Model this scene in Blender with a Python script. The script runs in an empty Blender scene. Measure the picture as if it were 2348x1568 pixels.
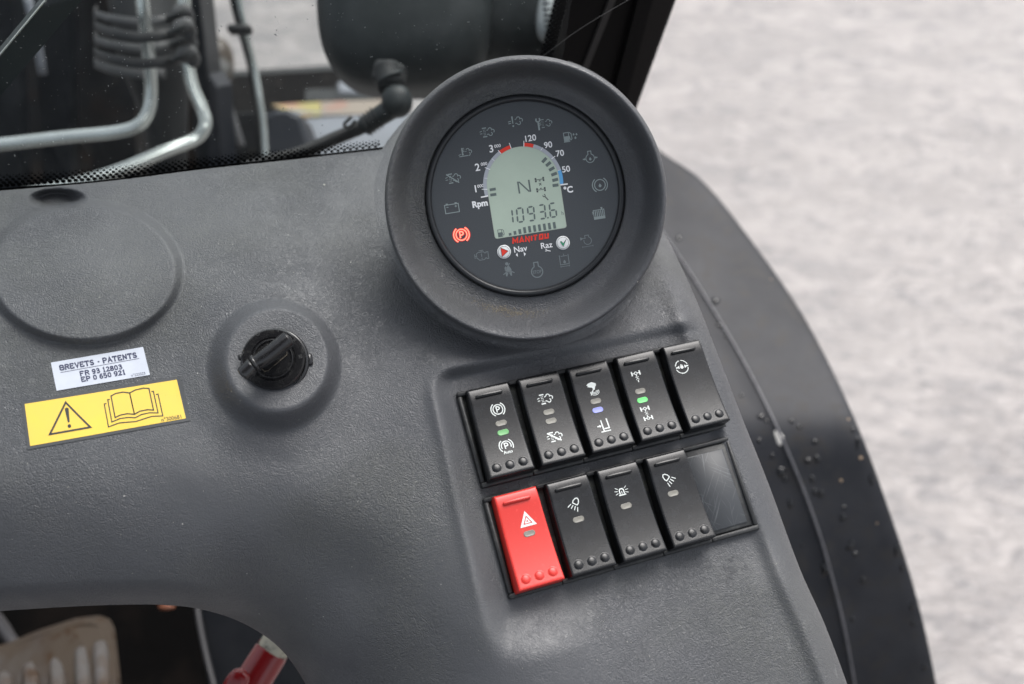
import bpy, math, random
import numpy as np
from mathutils import Matrix, Vector
from mathutils.geometry import tessellate_polygon
random.seed(7); rng = np.random.default_rng(7)
scene = bpy.context.scene
COL = scene.collection
# ------------------------------------------------------------------ camera, sky, sun, exposure
PITCH = 50.0
CAM_POS = Vector((0, 0, 2.35))
cam = bpy.data.cameras.new('camera'); camo = bpy.data.objects.new('camera', cam); COL.objects.link(camo)
camo.location = CAM_POS; camo.rotation_euler = (math.radians(90-PITCH), 0, 0)
cam.sensor_width = 36; cam.lens = 35; cam.clip_start = .02; cam.clip_end = 500
cam.dof.use_dof = True; cam.dof.focus_distance = .45; cam.dof.aperture_fstop = 6.5
scene.camera = camo
M = Matrix.Translation(CAM_POS) @ Matrix.Rotation(math.radians(90-PITCH), 4, 'X')
Mn = np.array(M)
SUN_EL, SUN_AZ = 58, 30          # the bright part of the overcast sky: ahead and a little to the right
w = bpy.data.worlds.new('World'); scene.world = w; w.use_nodes = True
nt = w.node_tree; nt.nodes.clear()
sky = nt.nodes.new('ShaderNodeTexSky'); sky.sky_type = 'NISHITA'; sky.sun_disc = False
sky.sun_elevation = math.radians(SUN_EL); sky.sun_rotation = math.radians(SUN_AZ)
sky.air_density = 1.0; sky.dust_density = 4.0; sky.ozone_density = 1.0
hs = nt.nodes.new('ShaderNodeHueSaturation'); hs.inputs['Saturation'].default_value = .32
bg = nt.nodes.new('ShaderNodeBackground'); bg.inputs['Strength'].default_value = .125
wo = nt.nodes.new('ShaderNodeOutputWorld')
nt.links.new(sky.outputs[0], hs.inputs['Color']); nt.links.new(hs.outputs[0], bg.inputs[0]); nt.links.new(bg.outputs[0], wo.inputs[0])
sl = bpy.data.lights.new('sun', 'SUN'); sl.energy = 1.15; sl.angle = math.radians(34); sl.color = (1, .97, .95)
so = bpy.data.objects.new('sun', sl); COL.objects.link(so)
sd = Vector((math.sin(math.radians(SUN_AZ))*math.cos(math.radians(SUN_EL)), math.cos(math.radians(SUN_AZ))*math.cos(math.radians(SUN_EL)), math.sin(math.radians(SUN_EL))))
so.rotation_euler = sd.to_track_quat('Z', 'Y').to_euler(); so.location = (0, 0, 6)
scene.view_settings.view_transform = 'Standard'; scene.view_settings.look = 'None'
scene.view_settings.exposure = .98; scene.view_settings.gamma = 1
scene.cycles.max_bounces = 6; scene.cycles.diffuse_bounces = 3; scene.cycles.transparent_max_bounces = 16
scene.cycles.caustics_reflective = False; scene.cycles.caustics_refractive = False

# ------------------------------------------------------------------ helpers
FPX = 2282.0; CX, CY = 1173.5, 784.0
def ray(X, Y): return np.array([(X-CX)/FPX, -(Y-CY)/FPX, -1.0])
def at(X, Y, d): return ray(X, Y)*d                      # camera frame point, d metres in front
def nrm(v): v = np.asarray(v, float); return v/np.linalg.norm(v)
def on_plane(X, Y, p0, n):
    r = ray(X, Y); return r*(np.dot(p0, n)/np.dot(r, n))
def to_world(P):
    P = np.asarray(P, float).reshape(-1, 3); return P@Mn[:3, :3].T+Mn[:3, 3]
def tag(o, label=None, cat=None, group=None, kind=None):
    if label: o['label'] = label
    if cat: o['category'] = cat
    if group: o['group'] = group
    if kind: o['kind'] = kind
    return o
def empty(name, p, R=None):
    """Empty at camera-frame point p; R a camera-frame 3x3 basis (columns) for local frames."""
    o = bpy.data.objects.new(name, None); COL.objects.link(o); o.empty_display_size = .01
    m = Matrix.Identity(4)
    if R is not None:
        for i in range(3):
            for j in range(3): m[i][j] = float(R[i][j])
        for i in range(3): m[i][3] = float(p[i])
        o.matrix_world = M @ m
    else:
        o.matrix_world = Matrix.Translation(Vector(to_world(p)[0]))
    return o
def mesh(name, V, F, mat, smooth=True, sharp=None):
    me = bpy.data.meshes.new(name)
    V = np.asarray(V, float)
    if isinstance(F, np.ndarray):
        n, k = F.shape
        me.vertices.add(len(V)); me.vertices.foreach_set('co', V.astype(np.float32).ravel())
        me.loops.add(n*k); me.loops.foreach_set('vertex_index', F.astype(np.int32).ravel())
        me.polygons.add(n); me.polygons.foreach_set('loop_start', np.arange(0, n*k, k, dtype=np.int32))
        me.update(calc_edges=True); me.validate()
    else:
        me.from_pydata([tuple(v) for v in V], [], [tuple(f) for f in F])
    if mat: me.materials.append(mat)
    if smooth:
        me.polygons.foreach_set('use_smooth', [True]*len(me.polygons))
        if sharp: 
            try: me.set_sharp_from_angle(angle=math.radians(sharp))
            except Exception: pass
    me.update()
    return me
def put(name, V, F, mat, parent=None, smooth=True, sharp=None, local=False, origin=None):
    """V in the camera frame (or local=True: in parent's frame)."""
    V = np.asarray(V, float)
    if not local:
        V = to_world(V)
        if parent is not None:
            inv = np.array(parent.matrix_world.inverted()); V = V@inv[:3, :3].T+inv[:3, 3]
            me = mesh(name, V, F, mat, smooth, sharp)
            o = bpy.data.objects.new(name, me); COL.objects.link(o); o.parent = parent; return o
        c = V.mean(0) if origin is None else to_world(origin)[0]
        me = mesh(name, V-c, F, mat, smooth, sharp)
        o = bpy.data.objects.new(name, me); COL.objects.link(o); o.location = c; return o
    me = mesh(name, V, F, mat, smooth, sharp)
    o = bpy.data.objects.new(name, me); COL.objects.link(o)
    if parent is not None: o.parent = parent
    return o
def link(name, me, parent, loc=(0, 0, 0), scale=None):
    o = bpy.data.objects.new(name, me); COL.objects.link(o); o.parent = parent; o.location = loc
    if scale: o.scale = scale
    return o
def joinVF(parts):
    V = []; F = []; n = 0
    for v, f in parts:
        v = np.asarray(v, float); V.append(v); F += [tuple(int(i)+n for i in q) for q in f]; n += len(v)
    return np.concatenate(V), F
def gridF(nu, nv, closed_u=False):
    F = []
    for i in range(nu-1 if not closed_u else nu):
        for j in range(nv-1):
            a = i*nv+j; b = ((i+1) % nu)*nv+j
            F.append((a, b, b+1, a+1))
    return F
def lathe(prof, n=64, cap=True, flip=False):
    V = []; 
    for k in range(n):
        t = 2*math.pi*k/n
        for r, h in prof: V.append((r*math.cos(t), r*math.sin(t), h))
    F = gridF(n, len(prof), True)
    if cap: 
        m = len(prof)
        if prof[-1][0] > 1e-9: F.append(tuple(k*m+m-1 for k in range(n)))
        if prof[0][0] > 1e-9: F.append(tuple(k*m for k in reversed(range(n))))
    return np.array(V), F
def box(c, s, R=None, bev=0):
    """box with chamfered edges, centre c, full size s"""
    hx, hy, hz = [q/2 for q in s]
    if bev <= 0:
        V = [(x, y, z) for x in (-hx, hx) for y in (-hy, hy) for z in (-hz, hz)]
        F = [(0, 1, 3, 2), (4, 6, 7, 5), (0, 4, 5, 1), (2, 3, 7, 6), (0, 2, 6, 4), (1, 5, 7, 3)]
    else:
        b = bev; V = []; F = []
        def ringz(z, i): return [(-hx+i+0, -hy+i+b, z), (-hx+i+b, -hy+i, z), (hx-i-b, -hy+i, z), (hx-i, -hy+i+b, z), (hx-i, hy-i-b, z), (hx-i-b, hy-i, z), (-hx+i+b, hy-i, z), (-hx+i, hy-i-b, z)]
        for z, i in ((-hz, b), (-hz+b, 0), (hz-b, 0), (hz, b)): V += ringz(z, i)
        for k in range(3):
            for j in range(8):
                a = k*8+j; c2 = k*8+(j+1) % 8; F.append((a, c2, c2+8, a+8))
        F.append(tuple(range(24, 32))); F.append(tuple(reversed(range(0, 8))))
    V = np.array(V, float)
    if R is not None: V = V@np.asarray(R, float).T
    return V+np.asarray(c, float), F
def catmull(P, n=8):
    P = [np.asarray(p, float) for p in P]; Q = [2*P[0]-P[1]]+P+[2*P[-1]-P[-2]]; out = []
    for i in range(1, len(Q)-2):
        for k in range(n):
            t = k/n
            out.append(.5*((2*Q[i])+(-Q[i-1]+Q[i+1])*t+(2*Q[i-1]-5*Q[i]+4*Q[i+1]-Q[i+2])*t*t+(-Q[i-1]+3*Q[i]-3*Q[i+1]+Q[i+2])*t**3))
    out.append(Q[-2]); return np.array(out)
def tube(P, r, n=16, smooth_n=8, cap=True):
    """P: list of points; r: radius or list"""
    if smooth_n:
        rr = r if np.isscalar(r) else catmull([[q] for q in r], smooth_n)[:, 0]
        P = catmull(P, smooth_n)
    else: P = np.asarray(P, float); rr = r
    if np.isscalar(rr): rr = np.full(len(P), rr)
    T = np.gradient(P, axis=0); T /= np.linalg.norm(T, axis=1)[:, None]
    up = np.array([0, 0, 1.]) if abs(T[0][2]) < .9 else np.array([1., 0, 0])
    V = []; u = nrm(np.cross(T[0], up))
    for p, t, q in zip(P, T, rr):
        u = nrm(u-np.dot(u, t)*t); v = np.cross(t, u)
        for k in range(n):
            a = 2*math.pi*k/n; V.append(p+q*(math.cos(a)*u+math.sin(a)*v))
    F = []
    for i in range(len(P)-1):
        for k in range(n):
            a = i*n+k; b = i*n+(k+1) % n; F.append((a, b, b+n, a+n))
    if cap: F.append(tuple(reversed(range(n)))); F.append(tuple(range((len(P)-1)*n, len(P)*n)))
    return np.array(V), F
def prism(poly, t, bev=0.0):
    """poly: list of (X,Y,d): outline of the near face; t thickness straight away from the viewer side"""
    n = len(poly); A = np.array([at(*p) for p in poly]); c = A.mean(0)
    nn = np.cross(A[1]-A[0], A[2]-A[0]); nn = nn/np.linalg.norm(nn)
    if np.dot(nn, -c) < 0: nn = -nn
    if bev:
        V = [a+(c-a)/np.linalg.norm(c-a)*bev for a in A]+[a-nn*bev for a in A]+[a-nn*t for a in A]; k = 3
    else: V = list(A)+[a-nn*t for a in A]; k = 2
    F = [tuple(range(n))]
    for q in range(k-1):
        for i in range(n): j = (i+1) % n; F.append((q*n+i, q*n+j, (q+1)*n+j, (q+1)*n+i))
    F.append(tuple(reversed(range((k-1)*n, k*n))))
    return np.array(V), F
def superell(c, r, R, e=2.6, nu=40, nv=24):
    V = []
    sg = lambda x, p: math.copysign(abs(x)**p, x)
    for i in range(nu):
        a = 2*math.pi*i/nu
        for j in range(nv):
            b = -math.pi/2+math.pi*j/(nv-1); p = 2/e
            V.append((r[0]*sg(math.cos(b), p)*sg(math.cos(a), p), r[1]*sg(math.cos(b), p)*sg(math.sin(a), p), r[2]*sg(math.sin(b), p)))
    V = np.array(V)@np.asarray(R).T+np.asarray(c); return V, gridF(nu, nv, True)
I3 = np.eye(3)
# world axes expressed in the camera frame (columns: world x, y, z)
WAX = np.array(M.to_3x3().inverted())

# ------------------------------------------------------------------ materials
def mat(name, col, rough=.5, spec=.5, metal=0, bump=None, var=None, emit=None, coat=0):
    """bump: list of (kind, scale, strength, dist); var: (scale, colour2, lo, hi)"""
    m = bpy.data.materials.new(name); m.use_nodes = True; t = m.node_tree; L = t.links
    b = t.nodes['Principled BSDF']; b.inputs['Base Color'].default_value = (*col, 1)
    b.inputs['Roughness'].default_value = rough; b.inputs['Specular IOR Level'].default_value = spec; b.inputs['Metallic'].default_value = metal
    b.inputs['Coat Weight'].default_value = coat
    tc = t.nodes.new('ShaderNodeTexCoord')
    cur = None
    if var:
        if isinstance(var, tuple): var = [var]
        for sc, c2, lo, hi in var:
            n = t.nodes.new('ShaderNodeTexNoise'); n.inputs['Scale'].default_value = sc; n.inputs['Detail'].default_value = 6; n.inputs['Roughness'].default_value = .62
            L.new(tc.outputs['Object'], n.inputs['Vector'])
            mr = t.nodes.new('ShaderNodeMapRange'); mr.inputs[1].default_value = lo; mr.inputs[2].default_value = hi; L.new(n.outputs[0], mr.inputs[0])
            mx = t.nodes.new('ShaderNodeMix'); mx.data_type = 'RGBA'
            L.new(mr.outputs[0], mx.inputs[0])
            if cur is None: mx.inputs[6].default_value = (*col, 1)
            else: L.new(cur, mx.inputs[6])
            mx.inputs[7].default_value = (*c2, 1); cur = mx.outputs[2]
        L.new(cur, b.inputs['Base Color'])
    if bump:
        prev = None
        for kind, sc, st, dist in bump:
            if kind == 'noise':
                n = t.nodes.new('ShaderNodeTexNoise'); n.inputs['Detail'].default_value = 5; out = n.outputs[0]
            else:
                n = t.nodes.new('ShaderNodeTexVoronoi'); out = n.outputs['Distance']
            n.inputs['Scale'].default_value = sc; L.new(tc.outputs['Object'], n.inputs['Vector'])
            bp = t.nodes.new('ShaderNodeBump'); bp.inputs['Strength'].default_value = st; bp.inputs['Distance'].default_value = dist
            L.new(out, bp.inputs['Height'])
            if prev: L.new(prev, bp.inputs['Normal'])
            prev = bp.outputs[0]
        L.new(prev, b.inputs['Normal'])
    if emit:
        b.inputs['Emission Color'].default_value = (*emit[0], 1); b.inputs['Emission Strength'].default_value = emit[1]
    return m

def leather(name, col, dusty, amount=1.0, rough=.5):
    m = bpy.data.materials.new(name); m.use_nodes = True; t = m.node_tree; L = t.links; N = t.nodes
    b = N['Principled BSDF']; b.inputs['Roughness'].default_value = rough; b.inputs['Specular IOR Level'].default_value = .45
    tc = N.new('ShaderNodeTexCoord'); O = tc.outputs['Object']
    def noise(sc, det=4, rg=.55, vec=O, dis=0):
        n = N.new('ShaderNodeTexNoise'); n.inputs['Scale'].default_value = sc; n.inputs['Detail'].default_value = det; n.inputs['Roughness'].default_value = rg
        n.inputs['Distortion'].default_value = dis; L.new(vec, n.inputs['Vector']); return n
    def rmap(s, a, c, lo=0, hi=1):
        r = N.new('ShaderNodeMapRange'); r.inputs[1].default_value = a; r.inputs[2].default_value = c; r.inputs[3].default_value = lo; r.inputs[4].default_value = hi; L.new(s, r.inputs[0]); return r.outputs[0]
    def mth(op, a, c=None):
        q = N.new('ShaderNodeMath'); q.operation = op
        for i, v in enumerate((a, c)):
            if v is None: continue
            if isinstance(v, (int, float)): q.inputs[i].default_value = v
            else: L.new(v, q.inputs[i])
        return q.outputs[0]
    def mix(f, a, c):
        q = N.new('ShaderNodeMix'); q.data_type = 'RGBA'
        if isinstance(f, (int, float)): q.inputs[0].default_value = f
        else: L.new(f, q.inputs[0])
        for i, v in ((6, a), (7, c)):
            if isinstance(v, tuple): q.inputs[i].default_value = (*v, 1)
            else: L.new(v, q.inputs[i])
        return q.outputs[2]
    # warped coordinates give wrinkle-like cells
    wn = noise(260, 2); sc = N.new('ShaderNodeVectorMath'); sc.operation = 'SCALE'; sc.inputs['Scale'].default_value = .0032
    L.new(wn.outputs['Color'], sc.inputs[0]); ad = N.new('ShaderNodeVectorMath'); ad.operation = 'ADD'; L.new(O, ad.inputs[0]); L.new(sc.outputs[0], ad.inputs[1])
    wn2 = noise(38, 2); s2 = N.new('ShaderNodeVectorMath'); s2.operation = 'SCALE'; s2.inputs['Scale'].default_value = .02
    L.new(wn2.outputs['Color'], s2.inputs[0]); a2 = N.new('ShaderNodeVectorMath'); a2.operation = 'ADD'; L.new(ad.outputs[0], a2.inputs[0]); L.new(s2.outputs[0], a2.inputs[1])
    def vor(scale, vec=a2.outputs[0]):
        v = N.new('ShaderNodeTexVoronoi'); v.feature = 'DISTANCE_TO_EDGE'; v.inputs['Scale'].default_value = scale; L.new(vec, v.inputs['Vector']); return v.outputs['Distance']
    fine = rmap(vor(780), 0, .25); big = rmap(vor(230), 0, .08)
    wr = noise(420, 3, .6, dis=1.2)
    wrinkle = mth('ABSOLUTE', mth('SUBTRACT', wr.outputs[0], .5))
    wrinkle = rmap(wrinkle, 0, .09)
    h = mth('ADD', mth('ADD', mth('MULTIPLY', fine, .55), mth('MULTIPLY', big, .35)), mth('MULTIPLY', wrinkle, .5))
    patch = rmap(noise(17, 3).outputs[0], .38, .62, .30, 1.0)
    h = mth('MULTIPLY', h, patch)
    bp = N.new('ShaderNodeBump'); bp.inputs['Strength'].default_value = .75*amount; bp.inputs['Distance'].default_value = .00032; L.new(h, bp.inputs['Height'])
    wav = noise(60, 3)
    b2 = N.new('ShaderNodeBump'); b2.inputs['Strength'].default_value = .25; b2.inputs['Distance'].default_value = .0012; L.new(wav.outputs[0], b2.inputs['Height']); L.new(b2.outputs[0], bp.inputs['Normal'])
    L.new(bp.outputs[0], b.inputs['Normal'])
    # dust lying on raised grain, in broad patches; pale scuffs; single specks
    d1 = rmap(noise(7, 6, .62).outputs[0], .47, .62)
    d2 = rmap(noise(900, 2).outputs[0], .42, .62)
    dust = mth('MULTIPLY', mth('MULTIPLY', d1, mth('ADD', mth('MULTIPLY', d2, .5), mth('MULTIPLY', h, .45))), .55)
    c = mix(dust, col, dusty)
    c = mix(mth('MULTIPLY', rmap(noise(15, 4).outputs[0], .5, .72), .35), c, tuple(q*.72 for q in col))
    scf = N.new('ShaderNodeMapping'); scf.inputs['Scale'].default_value = (1, .25, 1); scf.inputs['Rotation'].default_value = (.3, .2, .8); L.new(O, scf.inputs[0])
    sn = noise(340, 4, .7, scf.outputs[0]); msk = rmap(noise(13, 3).outputs[0], .56, .66)
    c = mix(mth('MULTIPLY', mth('MULTIPLY', rmap(sn.outputs[0], .61, .69), msk), .35), c, (.26, .27, .26))
    sp = N.new('ShaderNodeTexVoronoi'); sp.inputs['Scale'].default_value = 130; sp.inputs['Randomness'].default_value = 1; L.new(O, sp.inputs['Vector'])
    spk = rmap(sp.outputs['Distance'], .055, .03)
    gate = N.new('ShaderNodeSeparateColor'); L.new(sp.outputs['Color'], gate.inputs[0]); g = rmap(gate.outputs[0], .80, .82)
    c = mix(mth('MULTIPLY', mth('MULTIPLY', spk, g), .8), c, (.5, .49, .46))
    L.new(c, b.inputs['Base Color'])
    r = rmap(noise(30, 4).outputs[0], .3, .7, rough-.08, rough+.09); L.new(mth('ADD', r, mth('MULTIPLY', dust, .25)), b.inputs['Roughness'])
    return m

M_dash = leather('dash_vinyl', (.0785, .0815, .0880), (.136, .141, .126), 1.05, .42)
M_pod = M_dash
M_dial = mat('dial_print_grey', (.066, .073, .080), .45, .5, var=(3000, (.085, .10, .115), .5, .75))
M_bezel = mat('bezel_plastic', (.022, .024, .027), .38, .5, bump=[('noise', 2500, .3, .0001)])
M_black = mat('black_plastic', (.0085, .009, .010), .27, .42, bump=[('noise', 3200, .35, .00008)], var=[(160, (.018, .0195, .022), .45, .8), (2600, (.05, .052, .055), .66, .74), (900, (.09, .09, .085), .72, .76)])
M_well = mat('dusty_black_plastic', (.018, .020, .020), .6, .4, bump=[('noise', 1500, .5, .0002)], var=[(120, (.075, .078, .062), .52, .72), (900, (.11, .105, .08), .62, .72)])
M_frame = mat('frame_plastic', (.020, .021, .022), .5, .5, bump=[('noise', 1800, .5, .0002)], var=[(180, (.055, .058, .056), .5, .8), (1400, (.10, .10, .085), .66, .74)])
M_scratch = None
M_red = mat('red_plastic', (.58, .030, .022), .36, .5, bump=[('noise', 1200, .2, .0001)], var=[(500, (.68, .06, .05), .6, .75)])
M_print = mat('white_print', (.66, .70, .68), .5, .4)
M_white = mat('bright_white_print', (.90, .91, .92), .5, .4)
M_sym = mat('unlit_symbol_print', (.30, .355, .355), .45, .5)
M_symdim = mat('faint_symbol_print', (.185, .215, .225), .45, .5)
M_symlit = mat('lit_red_symbol', (.9, .25, .18), .5, .5, emit=((1, .34, .22), .55))
M_symhalo = mat('lit_red_outline', (.6, .02, .02), .5, .5, emit=((.9, .03, .02), .45))
M_scgrey = mat('scale_grey', (.42, .45, .50), .5, .4)
M_scred = mat('scale_red', (.80, .055, .035), .5, .4)
M_scblue = mat('scale_blue', (.13, .42, .78), .5, .4)
M_lcd = mat('lcd_green', (.50, .60, .50), .30, .5, var=(60, (.455, .55, .46), .3, .7))
M_seg = mat('lcd_segment', (.13, .165, .16), .4, .5)
M_segd = mat('lcd_segment_dark', (.075, .085, .090), .4, .5)
M_lensoff = mat('indicator_off', (.185, .18, .155), .35, .5, var=(900, (.25, .24, .21), .4, .7))
M_lensg = mat('indicator_green', (.10, .50, .13), .35, .5, emit=((.12, .75, .16), .22))
M_lensgd = mat('indicator_dim_green', (.13, .33, .13), .35, .5, emit=((.1, .5, .12), .10))
M_lensb = mat('indicator_blue', (.22, .24, .52), .35, .5, emit=((.25, .28, .8), .18))
M_yellow = mat('yellow_sticker', (.80, .54, .09), .42, .5, var=[(700, (.72, .45, .05), .68, .74), (40, (.82, .58, .07), .4, .7)])
M_stick = mat('sticker_clear_edge', (.065, .068, .072), .3, .5)
M_stickblk = mat('sticker_black', (.03, .033, .035), .4, .5)
M_paper = mat('white_sticker', (.56, .59, .66), .45, .5, var=(90, (.50, .53, .60), .4, .7))
M_ink = mat('navy_ink', (.045, .05, .10), .5, .4)
M_key = mat('key_plastic', (.012, .012, .013), .22, .6, bump=[('noise', 700, .25, .0002)], var=(260, (.035, .035, .034), .52, .75))
M_lockmetal = mat('worn_edge_metal', (.20, .17, .13), .4, .5, .6, var=(900, (.04, .04, .04), .4, .6))
M_steel = mat('zinc_pipe', (.62, .66, .64), .27, .6, .8, var=[(35, (.50, .53, .51), .4, .7)])
M_rubber = mat('black_rubber', (.012, .013, .014), .55, .4, bump=[('noise', 300, .4, .0006)])
M_strap = mat('grey_strap_plastic', (.05, .052, .054), .5, .4, var=(60, (.09, .09, .09), .5, .7))
M_rubdust = mat('dusty_rubber', (.022, .024, .025), .65, .3, var=[(60, (.055, .058, .057), .5, .75)])
M_bodydk = mat('dark_machine_paint', (.006, .006, .0065), .5, .2, var=[(9, (.026, .017, .012), .48, .66), (30, (.012, .013, .014), .45, .7), (45, (.05, .04, .025), .66, .74)])
M_blueblk = mat('blue_black_paint', (.009, .011, .014), .45, .25, var=(25, (.026, .029, .033), .45, .7))
M_lamp = mat('lamp_housing_plastic', (.017, .022, .023), .5, .35, bump=[('noise', 90, .3, .001)], var=[(60, (.032, .037, .039), .4, .7), (900, (.10, .11, .11), .70, .76)])
M_lens = mat('clear_lens', (.62, .66, .66), .15, .6, bump=[('voronoi', 400, .6, .001)])
M_pillar = mat('pillar_black', (.003, .003, .0034), .4, .15)
M_pilbr = mat('pillar_trim', (.0105, .0092, .0088), .5, .25)
M_pilgr = mat('pillar_seal_edge', (.045, .043, .042), .5, .3)
M_fender = mat('fender_paint', (.027, .0285, .033), .44, .15, bump=[('noise', 22, .12, .003), ('noise', 900, .2, .0002)], var=[(14, (.050, .051, .056), .4, .75), (1200, (.085, .085, .085), .69, .75), (60, (.04, .038, .037), .5, .7)])
M_ferail = mat('fender_edge', (.028, .027, .029), .45, .5)
M_crease = mat('pale_crease', (.13, .13, .14), .4, .5, var=(120, (.10, .10, .11), .48, .6))  # paler line along the fender crease
M_water = mat('water', (.006, .006, .007), .03, .6); 
M_grit = mat('grit', (.35, .26, .18), .8, .3)
M_tank = mat('pale_blue_grey_panel', (.20, .215, .24), .5, .4, var=(20, (.16, .17, .19), .4, .7))
M_decal = mat('yellow_orange_decal', (.33, .29, .11), .5, .3, var=[(16, (.38, .20, .13), .46, .58), (11, (.30, .26, .23), .48, .58)])
M_pedal = mat('dirty_pale_pedal', (.052, .041, .031), .6, .12, bump=[('noise', 120, .5, .001)], var=[(28, (.045, .034, .026), .47, .62), (70, (.035, .020, .010), .54, .66), (16, (.065, .06, .056), .5, .7)])  # dirt tones; base also darkened in place of the shade under the dashboard
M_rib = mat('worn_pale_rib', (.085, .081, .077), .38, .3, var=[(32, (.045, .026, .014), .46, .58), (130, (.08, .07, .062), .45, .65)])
M_floor = mat('floor_mat', (.0035, .0033, .0032), .8, .05, var=[(12, (.009, .007, .006), .5, .7)], bump=[('noise', 60, .5, .002)])
M_panelblu = mat('side_panel_plastic', (.020, .023, .030), .5, .3, var=(18, (.03, .032, .038), .4, .7))
M_redgrip = mat('red_lever_plastic', (.20, .006, .008), .28, .5, coat=.3)
M_cream = mat('cream_lever_collar', (.48, .46, .36), .5, .4, var=(120, (.12, .12, .10), .48, .6))
M_lining = mat('cab_lining', (.035, .036, .038), .8, .3)
M_thread = mat('pale_thread', (.16, .155, .15), .5, .4)

# glass
M_glass = bpy.data.materials.new('glass'); M_glass.use_nodes = True; t = M_glass.node_tree; t.nodes.clear()
tr = t.nodes.new('ShaderNodeBsdfTransparent'); tr.inputs[0].default_value = (.86, .90, .89, 1)
gl = t.nodes.new('ShaderNodeBsdfGlossy'); gl.inputs['Roughness'].default_value = .03
fr = t.nodes.new('ShaderNodeFresnel'); fr.inputs[0].default_value = 1.45
mxs = t.nodes.new('ShaderNodeMixShader'); ou = t.nodes.new('ShaderNodeOutputMaterial')
df = t.nodes.new('ShaderNodeBsdfDiffuse'); df.inputs[0].default_value = (.6, .62, .62, 1); mx2 = t.nodes.new('ShaderNodeMixShader')
tcg = t.nodes.new('ShaderNodeTexCoord'); ng = t.nodes.new('ShaderNodeTexNoise'); ng.inputs['Scale'].default_value = 30; ng.inputs['Detail'].default_value = 8
mrg = t.nodes.new('ShaderNodeMapRange'); mrg.inputs[1].default_value = .35; mrg.inputs[2].default_value = .75; mrg.inputs[3].default_value = .001; mrg.inputs[4].default_value = .012
t.links.new(tcg.outputs['Object'], ng.inputs['Vector']); t.links.new(ng.outputs[0], mrg.inputs[0])
t.links.new(fr.outputs[0], mxs.inputs[0]); t.links.new(tr.outputs[0], mxs.inputs[1]); t.links.new(gl.outputs[0], mxs.inputs[2])
t.links.new(mrg.outputs[0], mx2.inputs[0]); t.links.new(mxs.outputs[0], mx2.inputs[1]); t.links.new(df.outputs[0], mx2.inputs[2]); t.links.new(mx2.outputs[0], ou.inputs[0])

# ------------------------------------------------------------------ flat drawing (print, symbols, lettering)
class Pen:
    def __init__(s): s.V = []; s.F = []
    def add(s, pts, faces):
        n = len(s.V); s.V += [tuple(p[:2]) for p in pts]; s.F += [tuple(i+n for i in f) for f in faces]; return s
    def poly(s, pts):
        tri = tessellate_polygon([[Vector((p[0], p[1], 0)) for p in pts]])
        return s.add(pts, tri)
    def stroke(s, pts, w, closed=False, sub=.8):
        P = [np.array(p, float) for p in pts]
        if closed: P.append(P[0])
        Q = [P[0]]
        for a, b in zip(P[:-1], P[1:]):
            k = max(1, int(np.linalg.norm(b-a)/sub))
            for i in range(1, k+1): Q.append(a+(b-a)*i/k)
        L = []; R = []
        n = len(Q)
        for i, q in enumerate(Q):
            if closed: t0 = Q[(i-1) % (n-1)] if i > 0 else Q[n-2]; t1 = Q[i+1] if i < n-1 else Q[1]
            else: t0 = Q[max(i-1, 0)]; t1 = Q[min(i+1, n-1)]
            a = q-t0; b = t1-q
            if np.linalg.norm(a) < 1e-9: a = b
            if np.linalg.norm(b) < 1e-9: b = a
            a = nrm(a); b = nrm(b); t_ = a+b
            t_ = nrm(t_) if np.linalg.norm(t_) > 1e-6 else a
            m = w/2/max(.45, np.dot(t_, a)); nn = np.array([-t_[1], t_[0]])
            L.append(q+nn*m); R.append(q-nn*m)
        pts2 = []; F = []
        for a, b in zip(L, R): pts2 += [a, b]
        for i in range(n-1): F.append((2*i, 2*i+1, 2*i+3, 2*i+2))
        return s.add(pts2, F)
    def arc(s, c, r, a0, a1, w, n=None):
        n = n or max(6, int(abs(a1-a0)/12))
        return s.stroke([(c[0]+r*math.cos(math.radians(a0+(a1-a0)*i/n)), c[1]+r*math.sin(math.radians(a0+(a1-a0)*i/n))) for i in range(n+1)], w, sub=9)
    def ring(s, c, r, w, n=36):
        return s.stroke([(c[0]+r*math.cos(2*math.pi*i/n), c[1]+r*math.sin(2*math.pi*i/n)) for i in range(n)], w, True, sub=9)
    def disc(s, c, r, n=20):
        return s.add([(c[0]+r*math.cos(2*math.pi*i/n), c[1]+r*math.sin(2*math.pi*i/n)) for i in range(n)], [tuple(range(n))])
    def rect(s, x0, y0, x1, y1): return s.add([(x0, y0), (x1, y0), (x1, y1), (x0, y1)], [(0, 1, 2, 3)])
    def drop(s, c, r):
        pts = [(c[0], c[1]+r*1.7)]+[(c[0]+r*math.cos(math.radians(a)), c[1]+r*math.sin(math.radians(a))) for a in range(30, -211, -20)]
        return s.add(pts, [tuple(range(len(pts)))])
    def text(s, txt, c, h, bold=0, wide=1.0, shear=0, align='CENTER', space=1.0):
        cu = bpy.data.curves.new('txt', 'FONT'); cu.body = txt; cu.size = 1; cu.align_x = align; cu.offset = bold; cu.space_character = space; cu.resolution_u = 4
        o = bpy.data.objects.new('txt', cu); COL.objects.link(o)
        dg = bpy.context.evaluated_depsgraph_get(); me = o.evaluated_get(dg).to_mesh()
        k = h/.729
        pts = [((v.co.x*wide+shear*(v.co.y-.36))*k+c[0], (v.co.y-.3645)*k+c[1]) for v in me.vertices]
        fs = [tuple(p.vertices) for p in me.polygons]
        o.to_mesh_clear() if hasattr(o, 'to_mesh_clear') else None
        bpy.data.objects.remove(o); bpy.data.curves.remove(cu)
        return s.add(pts, fs)
    def xf(s, c=(0, 0), k=1, ang=0):
        ca, sa = math.cos(math.radians(ang)), math.sin(math.radians(ang))
        s.V = [(c[0]+k*(x*ca-y*sa), c[1]+k*(x*sa+y*ca)) for x, y in s.V]; return s
    def merge(s, o): return s.add(o.V, o.F)
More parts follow.
